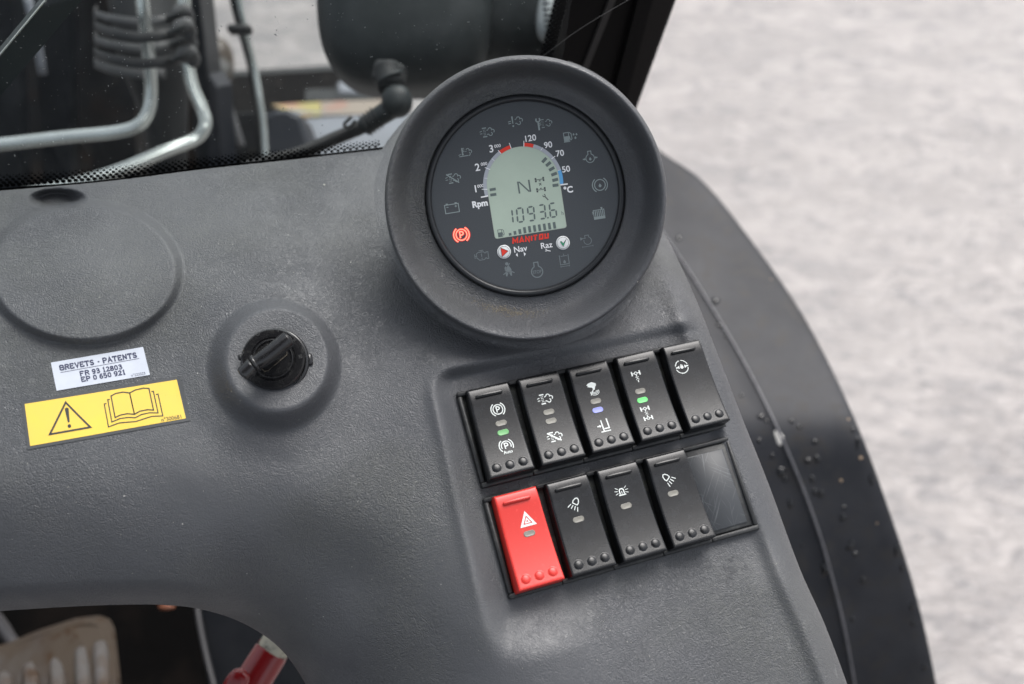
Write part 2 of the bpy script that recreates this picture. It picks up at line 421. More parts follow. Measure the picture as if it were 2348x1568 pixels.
def pen_put(name, pen, mat_, parent, fz, unit=.001):
    """fz(x,y)->(x,y,z) in unit mm, local to parent"""
    V = [fz(x, y) for x, y in pen.V]
    # consistent facing: make every face look towards +z
    F = []
    for f in pen.F:
        a = 0
        for i in range(len(f)):
            x0, y0 = pen.V[f[i]]; x1, y1 = pen.V[f[(i+1) % len(f)]]; a += x0*y1-x1*y0
        F.append(f if a > 0 else tuple(reversed(f)))
    return put(name, np.array(V)*unit, F, mat_, parent, smooth=False, local=True)

# symbols: every one drawn about (0,0), some 7 mm across
def smoke(p, w=.38, ox=0, oy=0):
    p.arc((ox+1.2, oy+.95), .75, -40, 170, w).arc((ox+2.3, oy+.1), .75, -60, 130, w).arc((ox+1.25, oy-1.0), .75, -170, 60, w)
    p.stroke([(ox-.35, oy+.75), (ox+.35, oy+.95)], w).stroke([(ox-.35, oy-1.0), (ox+.45, oy-1.0)], w)
    return p
def ic_dpf(w=.38, slash=False):
    p = Pen()
    for x in (-1.35, -.75):
        for y in (1.05, .35, -.35, -1.05): p.disc((x+.0, y), .2, 8)
    p.stroke([(-2.0, 1.9), (-.1, 1.9)], w*1.3).stroke([(-2.0, -1.9), (-.1, -1.9)], w*1.3)
    p.stroke([(-3.2, .45), (-2.2, .75)], w*.8).stroke([(-3.2, -.4), (-2.1, -.4)], w*.8)
    smoke(p, w, .3, 0)
    if slash: p.stroke([(-2.6, 2.0), (2.4, -2.2)], w*1.5)
    return p
def ic_temp(w=.36):
    p = Pen().stroke([(-1.2, -.7), (-1.2, 2.2)], w*1.6).stroke([(-1.0, 1.9), (-.2, 1.9)], w*.8).stroke([(-1.0, 1.2), (-.2, 1.2)], w*.8).stroke([(-1.0, .5), (-.2, .5)], w*.8)
    p.stroke([(-2.9, -1.5), (1.2, -1.5)], w).stroke([(-3.1, -.9), (-2.0, -.5)], w*.8).disc((-1.2, -.7), .45)
    p.arc((1.3, .9), .7, -40, 170, w*.9).arc((2.3, .1), .7, -60, 130, w*.9).arc((1.5, -.85), .7, -100, 60, w*.9).stroke([(.1, .4), (.7, .5)], w*.8); return p
def ic_excl(w=.36):
    p = Pen().poly([(-1.2, 2.6), (-.5, 2.6), (-.62, -.6), (-1.08, -.6)]).disc((-.85, -1.7), .42)
    p.stroke([(-2.9, .4), (-1.6, .6)], w).stroke([(-2.9, -.4), (-1.6, -.3)], w); return smoke(p, w, .6, .3)
def wrench(k=1.0, ang=0, c=(0, 0)):
    p = Pen().stroke([(0, -2.6), (0, 1.0)], .75).arc((0, 1.9), .85, -230, 50, .6); return p.xf(c, k, ang)
def ic_wrdpf(w=.3):
    p = Pen().merge(wrench(.95, 0, (-2.0, 0)))
    for x in (-.5, 0): 
        for y in (.9, .3, -.3, -.9): p.disc((x, y), .14, 6)
    p.stroke([(-.9, 1.6), (.4, 1.6)], w).stroke([(-.9, -1.6), (.4, -1.6)], w).stroke([(-1.7, .3), (-.9, .4)], w).stroke([(-1.7, -.4), (-.9, -.3)], w)
    q = smoke(Pen(), .36); q.xf((1.2, 0), .8); return p.merge(q)
def ic_pump(w=.34, dr=True):
    p = Pen().stroke([(-2.7, -1.9), (-2.7, 1.8), (-.6, 1.8), (-.6, -1.9)], w, True).rect(-2.6, -1.9, -.7, .3).stroke([(-3.0, -2.05), (-.3, -2.05)], w)
    p.stroke([(-.3, 1.8), (.5, 1.1), (.6, -1.1), (.1, -1.5), (-.2, -1.0), (-.4, .2)], w)
    if dr: p.drop((1.5, .55), .38).drop((2.75, .4), .38).drop((2.1, -1.0), .42)
    return p
def ic_oil(w=.36, arrows=True, stop=False):
    p = Pen().arc((0, -.6), 1.9, 112, 428, w, 30).stroke([(-.72, 1.15), (-.72, 2.6), (.72, 2.6), (.72, 1.15)], w).stroke([(-1.15, 2.6), (1.15, 2.6)], w*.01+.0001)
    if not stop: p.drop((0, -1.0), .55)
    else: p.text('STOP', (0, -.6), 1.15, .015, .78)
    if arrows: p.poly([(-3.3, -.9), (-2.6, -.9), (-2.6, -1.25), (-2.0, -.65), (-2.6, -.05), (-2.6, -.4), (-3.3, -.4)]).poly([(3.3, -.9), (2.6, -.9), (2.6, -1.25), (2.0, -.65), (2.6, -.05), (2.6, -.4), (3.3, -.4)])
    return p
def ic_brakeoil(w=.38): return Pen().ring((0, 0), 2.1, w).drop((0, -.35), .55).arc((0, 0), 2.95, 125, 235, w).arc((0, 0), 2.95, -55, 55, w)
def ic_rad(w=.34):
    p = Pen().stroke([(-2.5, -2.4), (-2.5, 1.7), (2.4, 1.7), (2.4, -2.4)], w, True).rect(-2.4, -2.4, 2.3, -1.3)
    for x in (-1.7, -.85, 0, .85, 1.7): p.stroke([(x, -1.4), (x, 1.4)], w*1.3)
    p.stroke([(1.4, 1.8), (1.4, 2.5)], w*2).stroke([(.9, 2.6), (1.9, 2.6)], w*.8).stroke([(-3.2, 1.0), (-2.5, 1.0)], w).stroke([(-3.2, .3), (-2.5, .3)], w); return p
def ic_outlet(w=.34):
    p = Pen().arc((.6, -.3), 1.8, -200, 70, w, 24).stroke([(-.5, 1.2), (-.5, 2.3), (1.3, 2.3), (1.3, 1.3)], w).poly([(-2.8, 1.8), (-2.8, .2), (-1.2, 1.0)]).stroke([(-2, 1.0), (-.2, 1.0)], w)
    p.stroke([(-2.2, -3.0), (2.8, -3.0)], w*.7).stroke([(-2.2, -2.6), (-2.2, -3.4)], w*.7).stroke([(2.8, -2.6), (2.8, -3.4)], w*.7); return p
def ic_tank(w=.36):
    p = Pen().stroke([(-2, 2.4), (-2, -1.9), (2, -1.9), (2, 2.4)], w).drop((0, -.9), .62).stroke([(-1.4, 1.9), (1.4, 1.9)], w*.8).stroke([(0, 1.9), (0, 2.9)], w*.8)
    p.stroke([(-2, -2.8), (2, -2.8)], w*.7).stroke([(-2, -2.4), (-2, -3.2)], w*.7).stroke([(2, -2.4), (2, -3.2)], w*.7); return p
def ic_belt(w=.4):
    p = Pen().disc((-.3, 2.5), .75).poly([(-1.6, .9), (-.9, 1.5), (-.6, .9), (-1.6, -.9)]).poly([(-.2, 1.5), (.5, 1.4), (1.2, .3), (1.5, -.9), (-1.3, -.9), (-1.3, -.6)])
    p.stroke([(-2.6, -2.2), (-1.0, -1.2), (1.1, -1.2), (2.6, -2.0)], w).stroke([(1.0, 2.6), (-.1, 1.0)], w*.9).poly([(-1.5, -1.5), (-.2, -1.6), (-.9, -3.2), (-1.5, -3.1)]).poly([(1.4, -1.5), (.1, -1.6), (.7, -3.2), (1.3, -3.1)]); return p
def ic_engine(w=.32):
    p = Pen().stroke([(-2.2, -.9), (-2.2, 1.0), (-1.4, 1.5), (1.0, 1.5), (1.5, .9), (2.1, .9), (2.1, 1.3), (2.9, 1.3), (2.9, -1.7), (2.1, -1.7), (2.1, -1.3), (1.5, -1.3), (1.0, -1.9), (-1.2, -1.9), (-1.7, -1.2)], w, True)
    p.stroke([(-3.0, 1.0), (-3.0, -1.0)], w).stroke([(-3.0, 0), (-2.2, 0)], w).stroke([(-1.0, 2.2), (1.0, 2.2)], w).stroke([(0, 1.5), (0, 2.2)], w).stroke([(0, .9), (0, -.5)], w*1.2).disc((0, -1.2), .25); return p
def ic_batt(w=.36):
    p = Pen().stroke([(-3.0, -2.0), (-3.0, 1.6), (3.0, 1.6), (3.0, -2.0)], w, True).rect(-2.4, 1.6, -1.5, 2.2).rect(1.5, 1.6, 2.4, 2.2)
    p.stroke([(-2.3, .6), (-1.4, .6)], w*.8).stroke([(1.3, .6), (2.3, .6)], w*.8).stroke([(1.8, .1), (1.8, 1.1)], w*.8); return p
def ic_park(w=.5, auto=False):
    p = Pen()
    if not auto: p.ring((0, 0), 2.15, w).arc((0, 0), 3.1, 122, 238, w).arc((0, 0), 3.1, -58, 58, w)
    else: p.arc((0, 0), 2.15, -25, 205, w).arc((0, 0), 3.1, 122, 225, w).arc((0, 0), 3.1, -30, 58, w).text('Auto', (0, -2.7), 1.45, .02, 1.0)
    p.stroke([(-.6, -1.3), (-.6, 1.25), (.25, 1.25), (.75, .85), (.75, .25), (.25, -.1), (-.6, -.1)], w*1.1); return p
def ic_axle(w=.36, k=1.0):
    p = Pen().stroke([(-1.7, 1.0), (-1.7, -.8)], w*1.6).stroke([(1.7, 1.0), (1.7, -.8)], w*1.6).stroke([(-1.7, .1), (-.6, .1)], w).stroke([(.6, .1), (1.7, .1)], w).ring((0, .1), .55, w*.8, 16)
    return p.xf((0, 0), k)
def ic_x(k=.8, w=.2): return Pen().stroke([(-k, k), (k, -k)], w).stroke([(-k, -k), (k, k)], w)
def ic_4wd_a(): 
    p = ic_axle(); p.V = [(x, y+1.6) for x, y in p.V]; p.stroke([(0, 1.2), (.05, .2)], .36); q = ic_x(.65); q.V = [(x+.05, y-.4) for x, y in q.V]; p.merge(q).stroke([(.1, -1.2), (.1, -2.1)], .4); return p
def ic_4wd_b():
    p = ic_axle(); p.V = [(x, y+2.0) for x, y in p.V]; a = ic_axle(); a.V = [(x, -y-2.0) for x, y in a.V]; p.merge(a)
    p.stroke([(0, 1.6), (0, .7)], .36).stroke([(0, -1.6), (0, -.7)], .36).merge(ic_x(.6)); return p
def ic_lock():
    p = Pen().arc((0, 0), 2.8, 15, 85, .34).arc((0, 0), 2.8, 100, 165, .34).arc((0, 0), 2.8, 195, 345, .34)
    p.stroke([(-2.7, 0), (-1.4, 0)], .55).stroke([(-1.4, -.6), (-1.4, .6)], .45).stroke([(1.4, 0), (2.9, 0)], .55).stroke([(1.4, -.6), (1.4, .6)], .45).disc((0, -.1), .72).arc((0, .5), .5, 0, 180, .2); return p
def ic_hand():
    p = Pen().poly([(-2.4, 1.6), (-1.4, 2.3), (.2, 2.6), (1.6, 1.9), (1.9, 1.0), (1.2, .3), (.7, -.9), (.2, -.9), (-.2, .2), (-1.3, .5), (-2.2, .9), (-1.7, 1.2)])
    for k, (r1, r2) in enumerate(((1.9, 1.35), (1.35, .9), (.8, .5))):
        p.stroke([(.4+r1*math.cos(a), -1.9+k*.15+r2*math.sin(a)) for a in np.linspace(math.pi*.9, math.pi*2.15, 16)], .26)
    p.stroke([(1.9, 1.7), (-1.6, -3.0)], .34); return p
def ic_fork():
    p = Pen().stroke([(-.6, 2.6), (-.6, -2.3)], .55).stroke([(2.0, 2.9), (2.0, -1.3), (-.2, -1.3)], .55).stroke([(-2.0, -2.45), (2.4, -2.45)], .45)
    p.poly([(-2.9, .4), (-1.9, .4), (-1.9, .85), (-1.0, .15), (-1.9, -.55), (-1.9, -.1), (-2.9, -.1)]); return p
def ic_lamp(mirror=1):
    p = Pen().stroke([(-1.15, .2), (-1.3, 1.3), (-.8, 2.6), (0, 3.1), (.8, 2.6), (1.3, 1.3), (1.15, .2)], .42, True)
    for i in range(4):
        x = -1.65+i*1.1; p.stroke([(x, -.6), (x*1.45, -2.5)], .38)
    p.xf((0, 0), 1, -38); p.V = [(x*mirror, y) for x, y in p.V]; return p
def ic_beacon():
    p = Pen().stroke([(-.9, -1.0), (-.9, .5), (-.5, 1.1), (.5, 1.1), (.9, .5), (.9, -1.0)], .45).stroke([(-1.5, -1.35), (1.5, -1.35)], .45).stroke([(0, -.9), (0, .2)], .3)
    for sx in (-1, 1):
        for a in (-20, 8, 36): p.stroke([(sx*1.6*math.cos(math.radians(a)), .1+1.6*math.sin(math.radians(a))), (sx*2.9*math.cos(math.radians(a)), .1+2.9*math.sin(math.radians(a)))], .24)
    return p

# ------------------------------------------------------------------ the dashboard surface
SWN = np.array([.188, .32, .929]); SWN /= np.linalg.norm(SWN)
SWP = np.array([-.0254, -.0236, -.4485]); SWC = float(np.dot(SWP, SWN))
def plane_d(X, Y):
    a = (X-CX)/FPX; b = -(Y-CY)/FPX
    return SWC/(SWN[0]*a+SWN[1]*b-SWN[2])
def R_(rx, ry, rz):
    ca, sa = math.cos(rx), math.sin(rx); X = np.array([[1, 0, 0], [0, ca, -sa], [0, sa, ca]])
    ca, sa = math.cos(ry), math.sin(ry); Y = np.array([[ca, 0, sa], [0, 1, 0], [-sa, 0, ca]])
    ca, sa = math.cos(rz), math.sin(rz); Z = np.array([[ca, -sa, 0], [sa, ca, 0], [0, 0, 1]]); return Z@Y@X
RSW = R_(-.2776, .2629, .2081)
SWN = RSW[:, 2]; SWC = float(np.dot(SWP, SWN))
off = .005
CP = [(1000, 860, 'p'), (1250, 815, 'p'), (1560, 735, 'q'), (1640, 900, 'q'), (1760, 1200, 'q'), (1050, 1150, 'p'), (1110, 1440, 'p'), (1400, 1400, 'q'), (1750, 1320, 'q'), (1500, 1560, 'p'), (1900, 1540, 'p'), (1200, 1560, 'p'), (1400, 1050, 'p'),
      (0, 437, .484), (200, 425, .486), (450, 390, .500), (650, 370, .515), (870, 345, .532), (0, 520, .464), (300, 500, .474), (600, 470, .486), (830, 460, .502),
      (0, 625, .446), (200, 625, .450), (400, 625, .454), (620, 600, .461), (820, 620, .468), (0, 800, .429), (300, 800, .436), (620, 830, .442), (850, 800, .450),
      (0, 1000, .412), (250, 1000, .418), (550, 1000, .426), (850, 1000, .434),
      (-200, 700, .430), (-200, 1000, .408), (-200, 450, .476), (-200, 1120, .401), (-200, 1300, .414), (-200, 1430, .436),
      (0, 1095, .405), (200, 1095, .4105), (450, 1105, .4165), (700, 1130, .423), (860, 1200, .426), (960, 1330, .424), (1010, 1450, .421), (1050, 1568, .417), (1080, 1700, .412),
      (0, 1150, .4045), (200, 1155, .4095), (450, 1165, .4165), (0, 1250, .4075), (200, 1250, .4115), (450, 1260, .4190), (700, 1260, .430), (820, 1330, .433), (900, 1450, .430), (960, 1568, .427),
      (0, 1350, .4130), (200, 1345, .4170), (450, 1350, .4260), (600, 1400, .444), (720, 1480, .446), (800, 1568, .447), (860, 1700, .444),
      (0, 1400, .4180), (250, 1388, .4215), (470, 1400, .4330), (560, 1430, .455), (640, 1485, .459), (700, 1568, .460), (740, 1700, .462),
      (1990, 1700, 'p'), (1525, 540, .520), (1420, 600, .505)]
pts = np.array([(a, b) for a, b, c in CP], float)/1000
val = np.array([plane_d(a, b)-off if c == 'p' else plane_d(a, b)-.003 if c == 'q' else c for a, b, c in CP])
def U(r2): return np.where(r2 > 1e-12, .5*r2*np.log(np.maximum(r2, 1e-12)), 0)
K = U(((pts[:, None]-pts[None])**2).sum(-1)); n_ = len(pts); Pm = np.c_[np.ones(n_), pts]
A_ = np.zeros((n_+3, n_+3)); A_[:n_, :n_] = K+np.eye(n_)*.0012; A_[:n_, n_:] = Pm; A_[n_:, :n_] = Pm.T
sol = np.linalg.solve(A_, np.r_[val, 0, 0, 0])
def tps(X, Y):
    X = np.asarray(X, float)/1000; Y = np.asarray(Y, float)/1000; o = sol[n_]+sol[n_+1]*X+sol[n_+2]*Y
    for i in range(n_): o = o+sol[i]*U((X-pts[i, 0])**2+(Y-pts[i, 1])**2)
    return o
def sstep(a, b, x): t_ = np.clip((x-a)/(b-a), 0, 1); return t_*t_*(3-2*t_)
def chain(P, n=6): return catmull([np.array(p, float) for p in P], n)
# outlines (2347-pixel units of the survey picture): right side, foot-well cut-out, rear edge under the windscreen
RIGHT = chain([(1400, 380), (1470, 450), (1528, 545), (1562, 612), (1602, 702), (1652, 830), (1702, 960), (1762, 1110), (1832, 1300), (1890, 1430), (1942, 1568), (2010, 1760)])
CUT = chain([(-260, 1432), (-120, 1412), (0, 1401), (120, 1393), (250, 1387), (380, 1387), (470, 1399), (560, 1430), (640, 1485), (700, 1568), (752, 1690), (775, 1760)])
TOP = chain([(-260, 456), (0, 437), (240, 416), (480, 386), (650, 368), (870, 343), (1000, 330), (1400, 370)])
def pdist(X, Y, C):
    """distance to a polyline, and the side (positive on the left of travel)"""
    best = np.full(X.shape, 1e18); sgn = np.ones(X.shape); qx = np.zeros(X.shape); qy = np.zeros(X.shape)
    for (x0, y0), (x1, y1) in zip(C[:-1], C[1:]):
        dx, dy = x1-x0, y1-y0; l2 = dx*dx+dy*dy
        t_ = np.clip(((X-x0)*dx+(Y-y0)*dy)/l2, 0, 1); px = x0+t_*dx; py = y0+t_*dy
        d2 = (X-px)**2+(Y-py)**2; s = np.sign(dx*(Y-y0)-dy*(X-x0)); m = d2 < best
        best = np.where(m, d2, best); sgn = np.where(m, s, sgn); qx = np.where(m, px, qx); qy = np.where(m, py, qy)
    return np.sqrt(best)*sgn, qx, qy
def rquad(X, Y, Q, r):
    """signed distance (negative inside) to a convex quad, corners softly rounded by r"""
    ds = []
    for i in range(4):
        (x0, y0), (x1, y1) = Q[i], Q[(i+1) % 4]; dx, dy = x1-x0, y1-y0; l = math.hypot(dx, dy)
        ds.append(((X-x0)*dy-(Y-y0)*dx)/l+r)
    ds = np.stack(ds); mx = ds.max(0); out = np.sqrt((np.maximum(ds, 0)**2).sum(0)); return np.where(mx > 0, out, mx)-r
REC = [(1018, 868), (1592, 752), (1772, 1232), (1142, 1425)]
POD = (1200., 460.)
def roll(D, Rp, r): 
    q = np.clip((Rp-D)/Rp, 0, 1); return r*(1-np.sqrt(np.maximum(0, 1-q*q*.985)))
def surf_d(X, Y, pod=True, edges=True):
    X = np.asarray(X, float); Y = np.asarray(Y, float)
    d = tps(X, Y)
    # shallow recess round the switches: its floor is the flat plane that carries them
    m = 1.0
    for i, (w0, w1) in enumerate(((-8, 26), (-12, 22), (-16, 120), (-26, 42))):      # top, right, bottom, left
        (x0, y0), (x1, y1) = REC[i], REC[(i+1) % 4]; dx, dy = x1-x0, y1-y0
        m = m*(1-sstep(w0, w1, ((X-x0)*dy-(Y-y0)*dx)/math.hypot(dx, dy)))
    rd = rquad(X, Y, REC, 40)
    d = d*(1-m)+plane_d(X, Y)*m
    d = d-.0020*np.exp(-((rd-30)/20)**2)*(1-sstep(1020, 1180, X))*(1-sstep(1330, 1440, Y))
    # raised round blanking panel
    q = np.hypot((X-192)/212, (Y-624)/155); d = d-.0058*(1-sstep(.965, 1.10, q))
    # finger hole beside it
    q = np.hypot((X-130)/64, (Y-456)/24); d = d+.0105*(1-sstep(.50, 1.12, q))
    # key boss
    qi = np.hypot(X-635, Y-822)-112; qo = 158-np.hypot(X-628, Y-841); q = np.clip(qi/np.maximum(qi+qo, 1e-6), 0, 1); q = np.where(qo < 0, 1, q)
    d = d-.0125*(1-sstep(0, 1, q))-.0022*(1-sstep(140, 230, np.hypot(X-626, Y-840)))
    if pod:
        q = np.hypot(X-POD[0], Y-POD[1]); d = d+.06*(1-sstep(262, 300, q))
    if edges:
        d1, _, _ = pdist(X, Y, RIGHT); d = d+roll(d1, 50, .014)-.0034*np.exp(-((d1-46)/24)**2)*sstep(560, 760, Y)
        d2, _, _ = pdist(X, Y, CUT); d = d+roll(-d2, 62, .015)
        d3, _, _ = pdist(X, Y, TOP); d = d+roll(d3, 16, .004)
    return d
def S(X, Y, lift=0., **k):
    X = np.atleast_1d(np.asarray(X, float)); Y = np.atleast_1d(np.asarray(Y, float)); d = surf_d(X, Y, **k)-lift
    return np.stack([(X-CX)/FPX*d, -(Y-CY)/FPX*d, -d], -1)
def Sn(X, Y):
    a = S(X+4, Y)[0]-S(X-4, Y)[0]; b = S(X, Y-4)[0]-S(X, Y+4)[0]; return nrm(np.cross(a, b))

def build_dash():
    root = empty('dashboard', S(900, 1000)[0])
    tag(root, 'grey grained vinyl dashboard with raised round hood, key boss and scooped lower edge', 'dashboard')
    st = 3.0
    xs = np.arange(-255, 2010, st); ys = np.arange(325, 1750, st)
    X, Y = np.meshgrid(xs, ys, indexing='ij'); nx, ny = X.shape
    dr, rx, ry = pdist(X, Y, RIGHT); dc, cx_, cy_ = pdist(X, Y, CUT); dt, tx, ty = pdist(X, Y, TOP)
    dc = -dc                                                     # all three: positive inside
    D = np.minimum(np.minimum(dr, dc), dt)
    which = np.argmin(np.stack([dr, dc, dt]), 0)
    sx = np.choose(which, [rx, cx_, tx]); sy = np.choose(which, [ry, cy_, ty])
    snap = (D < 0) & (D > -st*1.45)
    X = np.where(snap, sx, X); Y = np.where(snap, sy, Y)
    keep = D > -st*1.45
    hole = np.hypot(X-POD[0], Y-POD[1]) < 262
    keep &= ~hole
    d = surf_d(X, Y)
    V = np.stack([(X-CX)/FPX*d, -(Y-CY)/FPX*d, -d], -1).reshape(-1, 3)
    idx = np.arange(nx*ny).reshape(nx, ny)
    k4 = keep[:-1, :-1] & keep[1:, :-1] & keep[1:, 1:] & keep[:-1, 1:]
    F = np.stack([idx[:-1, :-1], idx[:-1, 1:], idx[1:, 1:], idx[1:, :-1]], -1)[k4]
    # skirt: carry the rim down behind the visible edge
    E = np.concatenate([F[:, [0, 1]], F[:, [1, 2]], F[:, [2, 3]], F[:, [3, 0]]]); key = E[:, 0].astype(np.int64)*nx*ny+E[:, 1]; rev = E[:, 1].astype(np.int64)*nx*ny+E[:, 0]
    B = E[~np.isin(key, rev)]
    xb, yb = X.reshape(-1)[B[:, 0]], Y.reshape(-1)[B[:, 0]]
    B = B[(np.abs(D.reshape(-1)[B[:, 0]]) < st*3)]
    bv = np.unique(B); remap = {int(b): len(V)+i for i, b in enumerate(bv)}
    down = WAX[:, 2]*-1
    Xb = X.reshape(-1)[bv]; Yb = Y.reshape(-1)[bv]
    ext = V[bv]+nrm(np.array([0, 0, -1])*.75+down*.25)*.028
    F2 = np.array([(a, remap[int(a)], remap[int(b)], b) for a, b in B])
    V = np.concatenate([V, ext]); F = np.concatenate([F, F2])
    used = np.unique(F); mp = np.full(len(V), -1); mp[used] = np.arange(len(used)); V = V[used]; F = mp[F]
    put('dash_shell', V, F[:, ::-1].copy() if False else F, M_dash, root)
    return root
DASH = build_dash()

# ------------------------------------------------------------------ gauge frame
GN = nrm([-.02, -.12, .99]); GC = at(1203, 451, .451)
TH = math.radians(8.8)
up_img = np.array([-math.sin(TH), math.cos(TH), 0.]); GY = nrm(up_img-np.dot(up_img, GN)*GN); GX = np.cross(GY, GN)
RG = np.stack([GX, GY, GN], 1)
KZ = .0875*.451/.475
def dl(zx, zy):
    dx, dy = zx-752, zy-758; return ((dx*math.cos(TH)-dy*math.sin(TH))*KZ, (-dx*math.sin(TH)-dy*math.cos(TH))*KZ)

def build_pod():
    prof = [(45.2, -1.5), (45.6, .5), (48.0, .7), (50.8, 1.3), (53.0, 2.8), (54.8, 6.0), (56.1, 10.0), (57.2, 13.6), (58.4, 16.4), (59.7, 17.8), (60.8, 17.5), (61.6, 16.0), (62.0, 13.4), (62.0, 10.0)]
    pr = catmull([np.array(p) for p in prof], 3)
    n = 300; rows = []
    for k in range(n):
        a = 2*math.pi*k/n; ca, sa = math.cos(a), math.sin(a)
        P = [(GC+RG@np.array([r*.001*ca, (r*sa-.13*max(h, 0))*.001, h*.001])) for r, h in pr]
        A = P[-1]; q = A/-A[2]; Xp = CX+q[0]*FPX; Yp = CY-q[1]*FPX
        vx, vy = Xp-POD[0], Yp-POD[1]; rr = math.hypot(vx, vy); vx /= rr; vy /= rr
        # how far the foot of the hood spreads over the dash
        low = vy                                        # +1 below, -1 above
        lf = float(sstep(-.75, -.1, low))*1.0
        side = 1.0 if vx < 0 else 1-float(sstep(.35, .9, vx))*float(1-sstep(.3, .9, low))
        g = -10+lf*side*36
        Xe, Ye = Xp+vx*g, Yp+vy*g
        En = S(Xe, Ye, pod=False, edges=False)[0]; E2 = S(Xe+vx*8, Ye+vy*8, pod=False, edges=False)[0]
        tE = nrm(E2-En); down = -RG[:, 2]
        if vx > .3 and lf*side < .2: tE = down
        L = np.linalg.norm(En-A)
        B1 = A+down*L*.55; B2 = En-tE*L*.42
        for i in range(1, 15):
            s = i/14; P.append((1-s)**3*A+3*(1-s)**2*s*B1+3*(1-s)*s*s*B2+s**3*En)
        P.append(En+tE*.003-np.array([0, 0, 1])*.0012)
        rows.append(P)
    V = np.array(rows).reshape(-1, 3); m = len(rows[0])
    F = np.array([(i*m+j, ((i+1) % n)*m+j, ((i+1) % n)*m+j+1, i*m+j+1) for i in range(n) for j in range(m-1)])
    put('gauge_hood', V, F, M_pod, DASH)
build_pod()

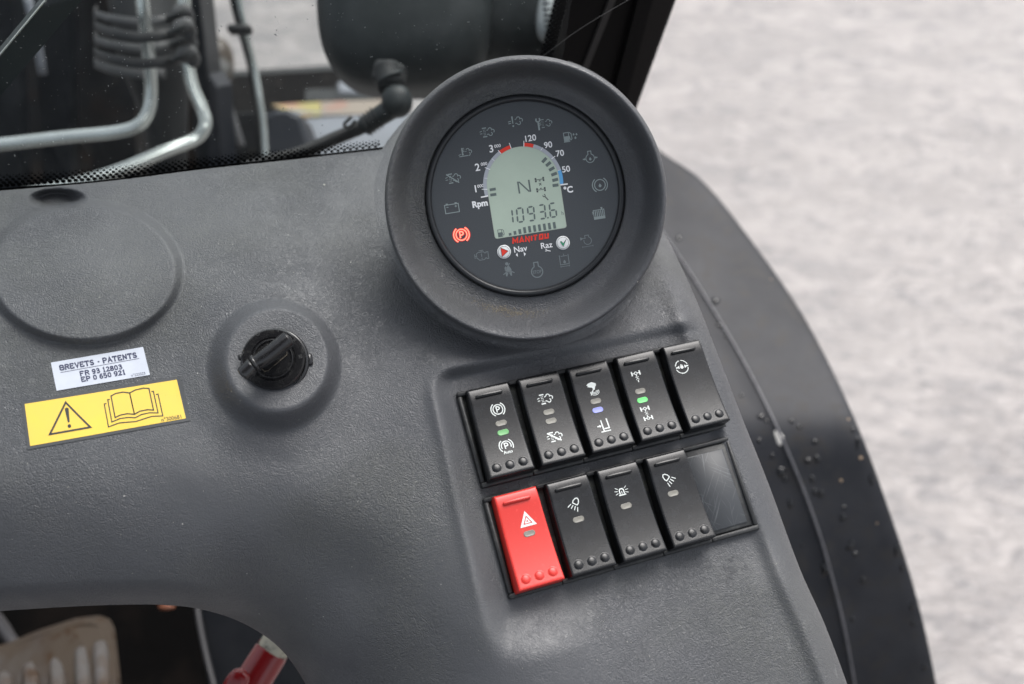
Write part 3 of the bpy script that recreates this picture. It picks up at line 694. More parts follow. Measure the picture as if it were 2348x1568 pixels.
def build_gauge():
    g = empty('instrument_gauge', GC, RG)
    tag(g, 'round grey instrument gauge with green display showing 1093.6 and red parking light', 'gauge')
    def LV(name, VF, m, z=0, par=g, **k):
        V = VF[0].copy(); V[:, 2] += z; return put(name, V*.001, VF[1], m, par, local=True, **k)
    LV('bezel', lathe([(42.3, -1), (42.35, .9), (42.8, 1.7), (43.6, 2.1), (44.4, 1.9), (44.9, 1.2), (45.1, 0), (45.1, -3)], 128, cap=False), M_bezel)
    LV('dial_face', lathe([(42.5, -.1), (42.3, 0), (0, 0)], 128, cap=False), M_dial, smooth=False)
    flat = lambda z: (lambda x, y: (x, y, z))
    # liquid crystal window
    cx, cy = dl(743, 687); r = 197*KZ; bl = dl(592, 985); br = dl(978, 925)
    def outline(e):
        P = [(cx+(r+e)*math.cos(t), cy+(r+e)*math.sin(t)) for t in np.linspace(0, math.pi, 40)]
        c = 1.0
        P += [(cx-r-e, bl[1]-e+c), (cx-r-e+.3, bl[1]-e+.3), (cx-r-e+c, bl[1]-e), (cx+r+e-c, br[1]-e), (cx+r+e-.3, br[1]-e+.3), (cx+r+e, br[1]-e+c)]; return P
    pen_put('display_edge', Pen().poly(outline(.18)), mat('display_edge_pale', (.42, .46, .40), .5), g, flat(.07))
    lcd = pen_put('display', Pen().poly(outline(0)), M_lcd, g, flat(.13))
    sh = Pen(); sh.arc((cx, cy), r-.25, -2, 182, .5, 40)
    # display content
    def lcdp(name, p, m=M_seg): return pen_put(name, p, m, lcd, flat(.19))
    p = Pen()
    nx, ny = dl(748, 704)
    p.stroke([(nx-2.5, ny-2.7), (nx-2.5, ny+2.7)], .75).stroke([(nx+2.5, ny-2.7), (nx+2.5, ny+2.7)], .75).stroke([(nx-2.0, ny+2.5), (nx+2.0, ny-2.5)], .62)
    lcdp('gear_letter', p)
    p = Pen(); ax, ay = dl(836, 693)
    for sy in (1, -1):
        yy = ay+sy*2.3
        for sx in (-1, 1): p.rect(ax+sx*1.75-.38, yy-.95, ax+sx*1.75+.38, yy-.1).rect(ax+sx*1.75-.38, yy+.05, ax+sx*1.75+.38, yy+.9)
        for k in range(-2, 3): p.rect(ax+k*.55-.2, yy-.15, ax+k*.55+.2, yy+.2)
        p.rect(ax-.4, yy-.6*sy-.2, ax+.4, yy-.6*sy+.2)
    p.merge(ic_x(.55, .3).xf((ax, ay+.2)))
    lcdp('drive_symbol', p, M_segd)
    lcdp('service_symbol', wrench(.62, 35, dl(866, 762)), M_segd)
    # seven-segment figures
    seg = {'a': [(.15, 1), (.85, 1)], 'b': [(1, .95), (1, .55)], 'c': [(1, .45), (1, .05)], 'd': [(.15, 0), (.85, 0)], 'e': [(0, .05), (0, .45)], 'f': [(0, .55), (0, .95)], 'g': [(.15, .5), (.85, .5)]}
    figs = {'1': 'bc', '0': 'abcdef', '9': 'abcdfg', '3': 'abcdg', '6': 'acdefg'}
    H = 74*KZ; Wd = 33*KZ
    for ch, (zx, zy) in zip('10936', [(668, 866), (726, 857), (786, 850), (846, 840), (905, 831)]):
        x0, y0 = dl(zx, zy); p = Pen()
        for s in figs[ch]:
            (a, b), (c, d) = seg[s]; sl_ = .10
            P0 = np.array([x0+(a-.5)*Wd+(b-.5)*sl_*H*.5, y0+(b-.5)*H]); P1 = np.array([x0+(c-.5)*Wd+(d-.5)*sl_*H*.5, y0+(d-.5)*H])
            t_ = nrm(P1-P0); nn = np.array([-t_[1], t_[0]])*.38; e = t_*.30
            p.poly([P0-e*.6, P0+e+nn, P1-e+nn, P1+e*.6, P1-e-nn, P0+e-nn])
        lcdp('digit', p)
    x0, y0 = dl(878, 872); lcdp('decimal_point', Pen().rect(x0-.35, y0-.35, x0+.35, y0+.35))
    lcdp('hour_letter', Pen().text('h', dl(957, 846), 1.9, 0, .9))
    a = np.array(dl(672, 968)); b = np.array(dl(916, 931))
    for k in range(10):
        q = a+(b-a)*k/9; h = [1.15, 1.7, 2.2, 2.75, 2.9, 2.95, 2.95, 2.95, 2.95, 2.95][k]
        lcdp('fuel_bar', Pen().rect(q[0]-.62, q[1], q[0]+.62, q[1]+h))
    q = dl(622, 953); p = ic_pump(.32, False).xf((q[0]+.8, q[1]), .82); lcdp('fuel_symbol', p)
    for zx, zy, an in [(858, 562, -38), (880, 583, -30), (898, 609, -21), (911, 637, -12), (917, 668, -6), (919, 697, -1)]:
        x0, y0 = dl(zx, zy); lcdp('temperature_bar', Pen().rect(-1.35, -.68, 1.35, .68).xf((x0, y0), 1, an+0 if an > -3 else -an*0+an*-1 if False else -an))
    for zx, zy in [(577, 718), (580, 746)]:
        x0, y0 = dl(zx, zy); lcdp('speed_bar', Pen().rect(-1.4, -.62, 1.4, .62).xf((x0, y0)))
    # scale arcs round the window
    def ang(zx, zy): x, y = dl(zx, zy); return math.degrees(math.atan2(y-cy, x-cx))
    ri, ro = r+.15, r+1.75; rm = (ri+ro)/2; ww = ro-ri
    def sc(name, z0, z1, m, extra=0):
        a0, a1 = ang(*z0), ang(*z1)
        if a0 < -90: a0 += 360
        if a1 < -90: a1 += 360
        pen_put(name, Pen().arc((cx, cy), rm, a0, a1, ww, 24), m, g, flat(.16))
    sc('scale_arc', (618, 520), (540, 755), M_scgrey); sc('scale_arc', (675, 490), (618, 520), M_scred)
    sc('scale_arc', (800, 480), (748, 484), M_scred); sc('scale_arc', (940, 615), (800, 480), M_scgrey); sc('scale_arc', (955, 690), (940, 615), M_scblue)
    p = Pen()
    for (x0, y0), (x1, y1), wd in [((512, 760), (551, 753), .62), ((517, 717), (548, 717), .3), ((535, 600), (563, 611), .32), ((607, 508), (624, 527), .3), ((668, 470), (679, 499), .3), ((747, 458), (747, 489), .34),
                                   ((850, 495), (838, 510), .22), ((897, 555), (917, 541), .32), ((945, 695), (985, 690), .6), ((572, 552), (588, 565), .15), ((532, 657), (549, 658), .15), ((930, 619), (947, 614), .15)]:
        p.stroke([dl(x0, y0), dl(x1, y1)], wd)
    pen_put('scale_ticks', p, M_white, g, flat(.22))
    for s_, z, h, bo in [('1', (483, 713), 3.0, .01), ('2', (494, 597), 3.1, .01), ('3', (570, 498), 3.1, .01), ('120', (780, 443), 2.55, .01), ('90', (878, 479), 2.55, .01), ('70', (942, 524), 2.55, .01), ('50', (975, 609), 2.55, .01),
                         ('°C', (988, 720), 2.6, .03), ('Rpm', (506, 793), 2.6, .035), ('Nav', (726, 1040), 2.55, .005), ('Raz', (869, 1020), 2.55, .005)]:
        pen_put('numeral' if s_[0].isdigit() else 'lettering', Pen().text(s_, dl(*z), h*1.08, bo+.008, 1.0), M_white, g, flat(.12))
    for z in [(510, 698), (530, 580), (604, 484)]: pen_put('numeral', Pen().text('000', dl(*z), 1.45, .012, 1.0), M_white, g, flat(.12))
    bl_ = Pen(); GLY = {'M': [[(0, 0), (0, 1), (.5, .35), (1, 1), (1, 0)]], 'A': [[(0, 0), (.5, 1), (1, 0)], [(.2, .28), (.8, .28)]], 'N': [[(0, 0), (0, 1), (.9, 0), (.9, 1)]], 'I': [[(0, 0), (0, 1)]],
        'T': [[(0, .93), (1, .93)], [(.5, 0), (.5, 1)]], 'O': [[(.12, .08), (.12, .92), (.88, .92), (.88, .08)]], 'U': [[(0, 1), (0, .1), (.85, .1), (.85, 1)]]}
    bx_, by_ = dl(791, 983); xx = -8.75
    for ch, wd in zip('MANITOU', (2.05, 1.85, 1.7, .0, 1.7, 1.75, 1.55)):
        for st in GLY[ch]: bl_.stroke([(bx_+xx+px_*wd+.16*(py_-.5)*2.3, by_+(py_-.5)*2.3) for px_, py_ in st], .72, ch == 'O', sub=99)
        xx += wd+(.98 if ch != 'I' else .85)
    pen_put('brand_lettering', bl_, M_scred, g, flat(.12))
    # soft keys under the film
    for z, kind in [((637, 1057), 0), ((960, 1009), 1)]:
        x0, y0 = dl(*z)
        VF = lathe([(3.15, 0), (3.1, .15), (2.8, .32), (0, .36)], 40, cap=False); V = VF[0].copy(); V[:, 0] += x0; V[:, 1] += y0
        bt = put('button', V*.001, VF[1], mat('button_white', (.88, .90, .89), .4), g, local=True)
        pen_put('ring_line', Pen().ring((x0, y0), 2.6, .12), M_segd, bt, flat(.42))
        if kind == 0:
            tri = [(x0-1.2, y0-2.0), (x0+2.0, y0+.1), (x0-1.2, y0+2.0)]
            pen_put('arrow', Pen().poly(tri), M_scred, bt, flat(.46)); pen_put('outline', Pen().stroke(tri, .16, True), M_segd, bt, flat(.5))
        else:
            ck = [(x0-1.15, y0+.7), (x0-.1, y0-1.6), (x0+1.8, y0+1.5), (x0+.1, y0-.3), (x0-.6, y0+.8)]
            pen_put('check_mark', Pen().poly(ck), mat('check_green', (.03, .42, .20), .5), bt, flat(.46)); pen_put('outline', Pen().stroke(ck, .18, True), M_segd, bt, flat(.5))
    x0, y0 = dl(707, 1074); x1, y1 = dl(751, 1069)
    pen_put('arrow_marks', Pen().poly([(x0-.45, y0), (x0+.4, y0-1), (x0+.4, y0+1)]).poly([(x1+.45, y1), (x1-.4, y1-1), (x1-.4, y1+1)]), M_white, g, flat(.12))
    pen_put('spanner_mark', wrench(.48, 70, dl(878, 1051)), M_white, g, flat(.12))
    for f, z, m, k in [(ic_dpf(), (547, 411), M_sym, 1), (ic_excl(), (697, 358), M_sym, 1), (ic_wrdpf(), (852, 367), M_sym, 1.08), (ic_pump(), (998, 436), M_sym, 1.05), (ic_oil(), (1105, 546), M_sym, 1.0),
                       (ic_brakeoil(), (1160, 696), M_sym, 1.15), (ic_rad(), (1157, 850), M_sym, .98), (ic_outlet(), (1088, 995), M_symdim, .95), (ic_tank(), (968, 1103), M_symdim, 1.0),
                       (ic_oil(.38, False, True), (817, 1157), M_symdim, 1.35), (ic_belt(), (660, 1152), M_symdim, 1.0), (ic_engine(), (514, 1077), M_symdim, 1.05), (ic_batt(), (353, 818), M_sym, 1.05),
                       (ic_dpf(.34, True), (360, 657), M_sym, 1.05), (ic_temp(), (428, 519), M_sym, 1.0)]:
        pen_put('warning_symbol', f.xf(dl(*z), k), m, g, flat(.12))
    q = dl(404, 963)
    pen_put('parking_symbol_glow', ic_park(.85).xf(q, 1.15), M_symhalo, g, flat(.10))
    o = pen_put('parking_symbol', ic_park(.42).xf(q, 1.15), M_symlit, g, flat(.17)); tag(o, 'lit red parking brake symbol')
    return g
GAUGE = build_gauge()

# ------------------------------------------------------------------ switch frames and switches (local frame RSW at SWP; millimetres)
def sw_local(X, Y, h, row):
    """pixel -> millimetres in the frame of a row, h mm above its plane"""
    o = SWP+RSW@(np.array([-.0009, -.0486, 0]) if row else np.zeros(3)); n = RSW[:, 2]
    P = on_plane(X, Y, o+n*h*.001, n)-o; q = RSW.T@P*1000; return q[0], q[1]
def z2(zx, zy): return ((1700+zx*.70137)/1.69664, (1280+zy*.70137)/1.69664)
FW, FH = 120.0, 44.3
def frame(row, label):
    o = SWP+RSW@(np.array([-.0009, -.0486, 0]) if row else np.zeros(3))
    f = empty('switch_frame', o, RSW); tag(f, label, 'switch frame', 'switch frames in the dashboard')
    put('well', np.array([(1.2, -1.2, .35), (FW-1.2, -1.2, .35), (FW-1.2, -FH+1.2, .35), (1.2, -FH+1.2, .35)])*.001, [(3, 2, 1, 0)], M_well, f, local=True, smooth=False)
    H = 3.2
    def bx(n, x0, x1, y0, y1, h=H, z0=-1.0): 
        V, F = box(((x0+x1)/2, (y0+y1)/2, (h+z0)/2), (x1-x0, y1-y0, h-z0), None, .45); return put(n, V*.001, F, M_frame, f, local=True, smooth=True, sharp=50)
    mod = FW/5
    for k in range(5):
        g0 = .0 if k == 0 else .12; g1 = .0 if k == 4 else .12; dz = [0, .25, .1, .3, .05][k]
        bx('top_rail', k*mod+g0, (k+1)*mod-g1, -2.0, .1*dz, H+dz); bx('bottom_rail', k*mod+g0, (k+1)*mod-g1, -FH, -FH+2.3, H+dz*.6)
        if k: bx('divider', k*mod-.55, k*mod+.55, -FH+2.35, -2.05, 1.6, 0)
    bx('end_rail', -.02, 2.0, -FH+2.35, -2.05, H-.1); bx('end_rail', FW-2.0, FW+.02, -FH+2.35, -2.05, H-.1)
    return f
FR0 = frame(0, 'black plastic frame round the upper row of five rocker switches')
FR1 = frame(1, 'black plastic frame round the lower row with the red hazard switch')

SWW, SWH = 20.6, 41.5       # face size
def face_z(v, lift=0):      # v from 0 (top edge) to 1 (bottom edge)
    v = np.asarray(v, float)
    return 7.0+6.0*(v-.40)**2+1.6*v-14*np.clip(.16-v, 0, 1)**2*3.0
def rocker_mesh(name, m):
    us = [0, .0, .15, .5, .95]; W2 = SWW/2
    U_ = np.r_[[-W2-.45, -W2, -W2+.12, -W2+.35, -W2+.75], np.linspace(-W2+1.2, W2-1.2, 54), [W2-.75, W2-.35, W2-.12, W2, W2+.45]]
    du = np.r_[[99, .75, .36, .12, .02], np.zeros(54), [.02, .12, .36, .75, 99]]
    T = np.r_[[0, 0, .12, .4, .9], np.linspace(1.4, SWH*.66, 26), np.linspace(SWH*.68, SWH-1.2, 46), [SWH-.75, SWH-.35, SWH-.12, SWH, SWH+.5]]
    dt = np.r_[[99, 1.1, .55, .22, .05], np.zeros(72), [.04, .14, .36, .8, 99]]
    T[0] = -.3
    nu, nv = len(U_), len(T); V = []
    dim = [(-6.1, -SWH+4.3), (0, -SWH+4.3), (6.1, -SWH+4.3)]
    for i, (u, a) in enumerate(zip(U_, du)):
        for t_, b in zip(T, dt):
            v = min(max(t_/SWH, 0), 1); z = float(face_z(v)); y = -t_
            drop = max(a, b)
            if drop > 50: z = 1.0 if drop == b or True else z
            else: z -= drop
            if drop < .01:
                for cx, cy in dim:
                    q = math.hypot(u-cx, y-cy)/1.95
                    if q < .97: z += .55*math.sqrt(1-q*q)
                    elif q < 1.2: z -= .04*math.sin((q-.97)/.23*math.pi)
            V.append((u+(1-v)*1.15*(W2-u)/(2*W2), y, z))
    return mesh(name, np.array(V)*.001, np.array([tuple(reversed(f)) for f in gridF(nu, nv)]), m, True, 55)
ME_ROCK = rocker_mesh('rocker', M_black); ME_ROCKR = rocker_mesh('rocker', M_red)
def bar_mesh(m):
    V, F = box((0, 0, 0), (12.4, 1.35, 1.3), None, .35); me = mesh('grip_bar', V*.001, F, m, True, 40); return me
ME_BAR = bar_mesh(M_black); ME_BARR = bar_mesh(M_red)
def lens_mesh(m):
    n = 20; hw, r = 1.35, 1.25; O = []
    for i in range(n):
        a = 2*math.pi*i/n; O.append((math.copysign(hw, math.cos(a))+r*math.cos(a), r*math.sin(a)))
    V = [(x, y, .0) for x, y in O]+[(x*.97, y*.95, .16) for x, y in O]+[(x*.82, y*.80, .05) for x, y in O]+[(x*.5, y*.4, .02) for x, y in O]
    F = [(k*n+i, k*n+(i+1) % n, (k+1)*n+(i+1) % n, (k+1)*n+i) for k in range(3) for i in range(n)]+[tuple(range(3*n, 4*n))]
    return mesh('indicator_lens', np.array(V)*.001, F, m, True)
ME_LENS = {k: lens_mesh(m) for k, m in dict(off=M_lensoff, green=M_lensg, dim=M_lensgd, blue=M_lensb).items()}
def switch(row, col, label, red=False, lenses=(), icons=()):
    o = SWP+RSW@(np.array([-.0009, -.0486, 0]) if row else np.zeros(3))
    u0 = 24.0*col+2.75+SWW/2; y0 = -1.0
    f = empty('rocker_switch', o+RSW@np.array([u0*.001, y0*.001, 0]), RSW@R_(random.uniform(-.012, .012), random.uniform(-.012, .012), random.uniform(-.005, .005)))
    tag(f, label, 'rocker switch', 'rocker switches in the two frames')
    link('rocker', ME_ROCKR if red else ME_ROCK, f)
    fz = lambda y: float(face_z(min(max(-y/SWH, 0), 1)))
    b = link('grip_bar', ME_BARR if red else ME_BAR, f, (0, -.0042, (fz(-4.2)+.7)*.001)); b.rotation_euler = (.18, 0, 0)
    def loc(zx, zy):
        X, Y = z2(zx, zy); h = 8.0
        for _ in range(4):
            x, y = sw_local(X, Y, h, row); h = fz(y-y0)
        return x-u0, y-y0
    for kind, z in lenses:
        x, y = loc(*z); e = link('indicator_lens', ME_LENS[kind], f, (x*.001, y*.001, (fz(y)+.08)*.001))
        sl_ = (fz(y+.5)-fz(y-.5)); e.rotation_euler = (math.atan(sl_), 0, 0)
        if kind != 'off': tag(e, {'green': 'bright green lit indicator', 'dim': 'dim green lit indicator', 'blue': 'pale blue lit indicator'}[kind])
    for pn, z, k in icons:
        x, y = loc(*z); pn.xf((x, y), k)
        pen_put('symbol', pn, M_print, f, lambda a, b_: (a, b_, fz(b_)+.09))
    return f
switch(0, 0, 'black rocker switch with parking brake and Auto symbols, leftmost in the upper row', lenses=[('off', (355, 522)), ('dim', (366, 573))], icons=[(ic_park(.45), (337, 446), 1.02), (ic_park(.45, True), (383, 648), 1.02)])
switch(0, 1, 'black rocker switch with two filter and smoke symbols, the lower one struck through', lenses=[('off', (619, 461)), ('off', (631, 511))], icons=[(ic_dpf(.4), (597, 388), 1.1), (ic_dpf(.4, True), (650, 598), 1.08)])
switch(0, 2, 'black rocker switch with crossed-out glove symbol above a pale blue light', lenses=[('off', (880, 401)), ('blue', (891, 450))], icons=[(ic_hand(), (862, 328), 1.08), (ic_fork(), (925, 538), 1.08)])
switch(0, 3, 'black rocker switch with axle symbols around a bright green light', lenses=[('off', (1128, 344)), ('green', (1140, 393))], icons=[(ic_4wd_a(), (1109, 267), 1.15), (ic_4wd_b(), (1163, 467), 1.12)])
switch(0, 4, 'black rocker switch with a padlock in a broken circle and no indicator light', icons=[(ic_lock(), (1356, 210), 1.12)])
haz = Pen().stroke([(-2.9, -2.2), (2.9, -2.2), (0, 2.9)], .8, True); hz2 = Pen().stroke([(-1.45, -1.35), (1.45, -1.35), (0, 1.15)], .42, True)
hzm = Pen().stroke([(-3.0, -2.2), (3.0, -2.2), (0, 3.1)], 1.0, True).merge(Pen().stroke([(-1.0, -1.05), (1.0, -1.05), (0, .75)], .55, True))
switch(1, 0, 'red hazard rocker switch with a white triangle symbol', True, lenses=[('off', (510, 1134))], icons=[(hzm, (497, 1060), .98)])
switch(1, 1, 'black rocker switch with a work lamp symbol beaming left, beside the red switch', lenses=[('off', (783, 1055))], icons=[(ic_lamp(1), (762, 972), .98)])
switch(1, 2, 'black rocker switch with a flashing beacon symbol', lenses=[('off', (1047, 982))], icons=[(ic_beacon(), (1022, 902), 1.12)])
switch(1, 3, 'black rocker switch with a work lamp symbol beaming right, beside the blank plate', lenses=[('off', (1309, 912))], icons=[(ic_lamp(-1), (1283, 833), 1.0)])
# blank plate in the last place of the lower row, scratched
def scratch_mat():
    m = bpy.data.materials.new('scratched_plastic'); m.use_nodes = True; t = m.node_tree; L = t.links; N = t.nodes; b = N['Principled BSDF']
    tc = N.new('ShaderNodeTexCoord'); cur = None
    base = (.036, .040, .045)
    for i, (an, st, sc_) in enumerate(((1.25, 60, 60), (2.2, 70, 45), (.6, 55, 70), (1.75, 80, 40))):
        m0 = N.new('ShaderNodeMapping'); m0.inputs['Rotation'].default_value = (0, 0, an); L.new(tc.outputs['Object'], m0.inputs[0])
        mp = N.new('ShaderNodeMapping'); mp.inputs['Scale'].default_value = (1, 22, 1); mp.inputs['Location'].default_value = (i*.31, i*.7, i)
        nz = N.new('ShaderNodeTexNoise'); nz.inputs['Scale'].default_value = sc_; nz.inputs['Detail'].default_value = 3; nz.inputs['Distortion'].default_value = .3
        L.new(m0.outputs[0], mp.inputs[0]); L.new(mp.outputs[0], nz.inputs['Vector'])
        mr = N.new('ShaderNodeMapRange'); mr.inputs[1].default_value = .62; mr.inputs[2].default_value = .76; mr.inputs[4].default_value = .38; L.new(nz.outputs[0], mr.inputs[0])
        mx = N.new('ShaderNodeMix'); mx.data_type = 'RGBA'; L.new(mr.outputs[0], mx.inputs[0]); mx.inputs[7].default_value = (.20, .215, .225, 1)
        if cur is None: mx.inputs[6].default_value = (*base, 1)
        else: L.new(cur, mx.inputs[6])
        cur = mx.outputs[2]
    L.new(cur, b.inputs['Base Color']); b.inputs['Roughness'].default_value = .45; return m
o1 = SWP+RSW@np.array([-.0009, -.0486, 0])
bp = empty('blank_plate', o1+RSW@np.array([.108, -.0215, 0]), RSW); tag(bp, 'scratched flat blanking plate at the right end of the lower switch row', 'blanking plate')
V, F = box((-1.0, -.3, 1.2), (21.0, 39.4, 1.8), None, .3); put('surround', V*.001, F, M_frame, bp, local=True, sharp=40)
V, F = box((-2.2, -.8, 2.3), (19.2, 35.0, .8), None, .3); put('insert', V*.001, F, scratch_mat(), bp, local=True, sharp=40)

# ------------------------------------------------------------------ ignition lock and key
KN = nrm([.10, .16, .98]); KC = S(629, 826, .0004)[0]
upk = np.array([-.12, 1, 0.]); KY = nrm(upk-np.dot(upk, KN)*KN); KX = np.cross(KY, KN); RK = np.stack([KX, KY, KN], 1)
ks = .0001428*0+1
def build_lock():
    g = empty('ignition_lock', KC, RK); tag(g, 'round black ignition lock with raised position marks on the key boss', 'ignition lock')
    mm = float(-KC[2])/FPX*1000*.1428                    # mm per zoom pixel
    def kp(zx, zy): dx, dy = (zx-772)*mm, -(zy-755)*mm; v = RK.T@np.array([dx, dy, 0.]); return v[0], v[1]
    R = 14.1
    def L(n, VF, m, dx=0, dy=0, par=g, **k): V = VF[0].copy(); V[:, 0] += dx; V[:, 1] += dy; return put(n, V*.001, VF[1], m, par, local=True, **k)
    # flange with two side lugs
    V, F = lathe([(R+.3, -2), (R+.3, 1.2), (R-.1, 2.0), (R-.9, 2.2), (R-1.1, 2.2)], 72, cap=False)
    L('flange', (V, F), M_key, .3, -.6)
    L('lock_ring', lathe([(R-.8, 1.5), (R-.9, 4.2), (R-1.5, 4.9), (R-2.2, 5.0), (R-4.6, 4.6), (R-4.9, 4.1), (R-5.2, 4.1), (R-5.4, 4.5), (0, 4.6)], 72, cap=False), M_key, sharp=35)
    L('inner_rim', lathe([(8.3, 4.5), (8.4, 5.1), (8.1, 5.3), (7.8, 5.1), (7.7, 4.5)], 60, cap=False), M_key)
    V, F = box((0, 0, 0), (3.2, 5, 2.0), None, .6); x, y = kp(1320, 735); L('lug', (V, F), M_key, x, y); x, y = kp(245, 760); L('lug', (V, F), M_key, x, y)
    for s_, z, an in [('P', (300, 672), 0), ('O', (523, 352), 0), ('I', (842, 290), 10), ('II', (1112, 437), -40), ('III', (1205, 712), -85)]:
        p = Pen().text(s_, (0, 0), 1.7, .01, 1.0).xf(kp(*z), 1, an); pen_put('position_mark', p, mat('mark_relief', (.06, .06, .06), .35), g, lambda a, b: (a, b, 5.06))
    # slot surround
    a = np.array(kp(640, 960)); b = np.array(kp(990, 640)); d = nrm(b-a); n = np.array([-d[1], d[0]])
    sp = [a+n*4, a-n*.2+d*.0, a+d*1.4-n*1.0, b-d*.8-n*1.0, b-n*.1, b+n*4]
    p = Pen().stroke([tuple(q) for q in sp[:]], .32); pen_put('slot_edge', p, M_lockmetal, g, lambda a_, b_: (a_, b_, 5.3))
    pv, pf = [], []
    # the key: two-lobed plastic bow standing across the lock
    k = empty('ignition_key', KC+RK@np.array([0, 0, .005]), RK); tag(k, 'black plastic ignition key standing turned in its lock', 'key')
    def shift(q, h): # keep the seen position when the part stands h mm higher
        P = KC+RK@(np.array([q[0], q[1], h])*.001); v = on_plane(CX+0, CY, KC, KN)*0
        base = KC+RK@(np.array([q[0], q[1], 0])*.001); r = base/-base[2]; T = KC+RK[:, 2]*h*.001
        P2 = r*(np.dot(T, RK[:, 2])/np.dot(r, RK[:, 2])); q2 = RK.T@(P2-KC)*1000; return np.array([q2[0], q2[1], q2[2]-5])
    e0 = shift(kp(300, 985), 16); e1 = shift(kp(440, 830), 16.5); e2 = shift(kp(640, 700), 17); e3 = shift(kp(960, 425), 17)
    V, F = tube([e0-nrm(e1-e0)*1.4, e0-nrm(e1-e0)*1.0, e0, e1], [.4, 2.2, 3.4, 3.2], 20, 6); L('key_bow', (V, F), M_key, par=k)
    V, F = tube([e1+nrm(e2-e1)*.4, e2, e3, e3+nrm(e3-e2)*1.3, e3+nrm(e3-e2)*2.1], [3.0, 3.5, 3.5, 2.8, .3], 24, 8); L('key_grip', (V, F), M_key, par=k)
    c = (e1*.82+e2*.18); V, F = tube([c-nrm(e2-e1)*.7, c-nrm(e2-e1)*.5, c+nrm(e2-e1)*.5, c+nrm(e2-e1)*.7], [3.4, 3.85, 3.85, 3.4], 20, 0); L('collar', (V, F), M_key, par=k)
    # web between bow and lock face
    d = (e3-e0); d[2] = 0; ln = np.linalg.norm(d); d /= ln; nn = np.array([-d[1], d[0], 0]); mid = (e0+e3)/2+d*1.0
    Rb = np.stack([d, nn, np.array([0, 0, 1.])], 1); base_mid = np.array([*kp(700, 740), 0])
    V, F = box((0, 0, 0), (ln*.52, 3.6, 10.5), Rb, .7); top = V[:, 2] > 0; ctr = mid.copy(); ctr[2] = 6.0
    V = V+ctr; low = np.array([base_mid[0]-mid[0], base_mid[1]-mid[1]]); 
    V[~top, 0] += low[0]; V[~top, 1] += low[1]; L('key_web', (V, F), M_key, par=k, sharp=40)
    V, F = box((0, 0, 0), (ln*.30, 1.6, 1.6), Rb, .3); L('key_rib', (V+np.array([*kp(700, 790), 4.4]), F), M_key, par=k, sharp=40)
build_lock()

# ------------------------------------------------------------------ specks, dust and a scuff on the vinyl
def flecks():
    V = []; F = []
    def q(P, n_, r):
        a = nrm(np.cross(n_, [random.uniform(-1, 1), random.uniform(-1, 1), .3])); b = np.cross(n_, a); n = len(V); e = random.uniform(.5, 2.2)
        V.extend([P-a*r*e+n_*.00012, P-b*r+n_*.00012, P+a*r*e+n_*.00012, P+b*r+n_*.00012]); F.append((n, n+1, n+2, n+3))
    k = 0
    while k < 240:
        X = random.uniform(0, 1850); Y = random.uniform(400, 1540)
        if pdist(np.array([X]), np.array([Y]), RIGHT)[0][0] < 20 or -pdist(np.array([X]), np.array([Y]), CUT)[0][0] < 12 or pdist(np.array([X]), np.array([Y]), TOP)[0][0] < 12: continue
        if math.hypot(X-1200, Y-460) < 350 or (1040 < X < 1740 and 780 < Y < 1380): continue
        q(S(X, Y)[0], Sn(X, Y), random.choice([.00012, .00016, .0002])); k += 1
    for X, Y, r in ((743, 424, .0006), (1780, 1292, .0002), (820, 1150, .0003), (1280, 1440, .0002)): q(S(X, Y)[0], Sn(X, Y), r)
    o = put('dust_flecks', np.array(V), F, mat('pale_dust', (.34, .34, .31), .9, .2), DASH, smooth=False); o['kind'] = 'stuff'
    # tan dust lying in the trough of the hood, low on its ring
    V.clear(); F.clear()
    for i in range(420):
        a = math.radians(random.gauss(-108, 9)-8.8*0); rr = random.gauss(53.2, .9); rr = min(max(rr, 51), 55.0); rr = rr-1.0; h = float(np.interp(rr, [48.0, 50.8, 53.0, 54.8, 56.1], [.7, 1.3, 2.8, 6.0, 10.0]))+.25
        q(GC+RG@(np.array([rr*math.cos(a), rr*math.sin(a)-.13*h, h])*.001), nrm(GN-.5*(RG@np.array([math.cos(a), math.sin(a), 0.]))), random.uniform(.00008, .00022))
    o = put('trough_dust', np.array(V), F, mat('tan_dust', (.21, .18, .13), .9, .2), DASH, smooth=False); o['kind'] = 'stuff'
    V.clear(); F.clear()
    for i in range(26):
        X = random.gauss(1680, 9); Y = random.gauss(1302, 13); q(S(X, Y)[0], Sn(X, Y), random.uniform(.0004, .0010))
    o = put('scuff_mark', np.array(V), F, mat('scuffed_vinyl', (.050, .053, .057), .22, .5), DASH, smooth=False); o['kind'] = 'stuff'
flecks()

# ------------------------------------------------------------------ stickers, laid on the curved vinyl
def sticker(name, C, label, mbase, lift=.0003, nu=48, nv=16):
    C = np.array(C, float)
    def px(u, v): return (C[0]*(1-u)+C[1]*u)*(1-v)+(C[3]*(1-u)+C[2]*u)*v
    def P(u, v, l=0.): x, y = px(u, v); return S(x, y, lift+l)[0]
    root = empty(name, P(.5, .5)); tag(root, label, 'sticker')
    uv = [(i/nu, j/nv) for i in range(nu+1) for j in range(nv+1)]
    Vt = np.array([P(u, v) for u, v in uv]); F = [tuple(reversed(f)) for f in gridF(nu+1, nv+1)]
    n = (nu+1)*(nv+1)
    ring_ = [i*(nv+1) for i in range(nu+1)]+[nu*(nv+1)+j for j in range(1, nv+1)]+[i*(nv+1)+nv for i in range(nu-1, -1, -1)]+[j for j in range(nv-1, 0, -1)]
    Vb = np.array([P(*uv[i], -.00035) for i in ring_]); m = len(ring_)
    for k in range(m): F.append((ring_[k], ring_[(k+1) % m], n+(k+1) % m, n+k))
    put('backing', np.concatenate([Vt, Vb]), F, mbase, root, smooth=False)
    return root, P
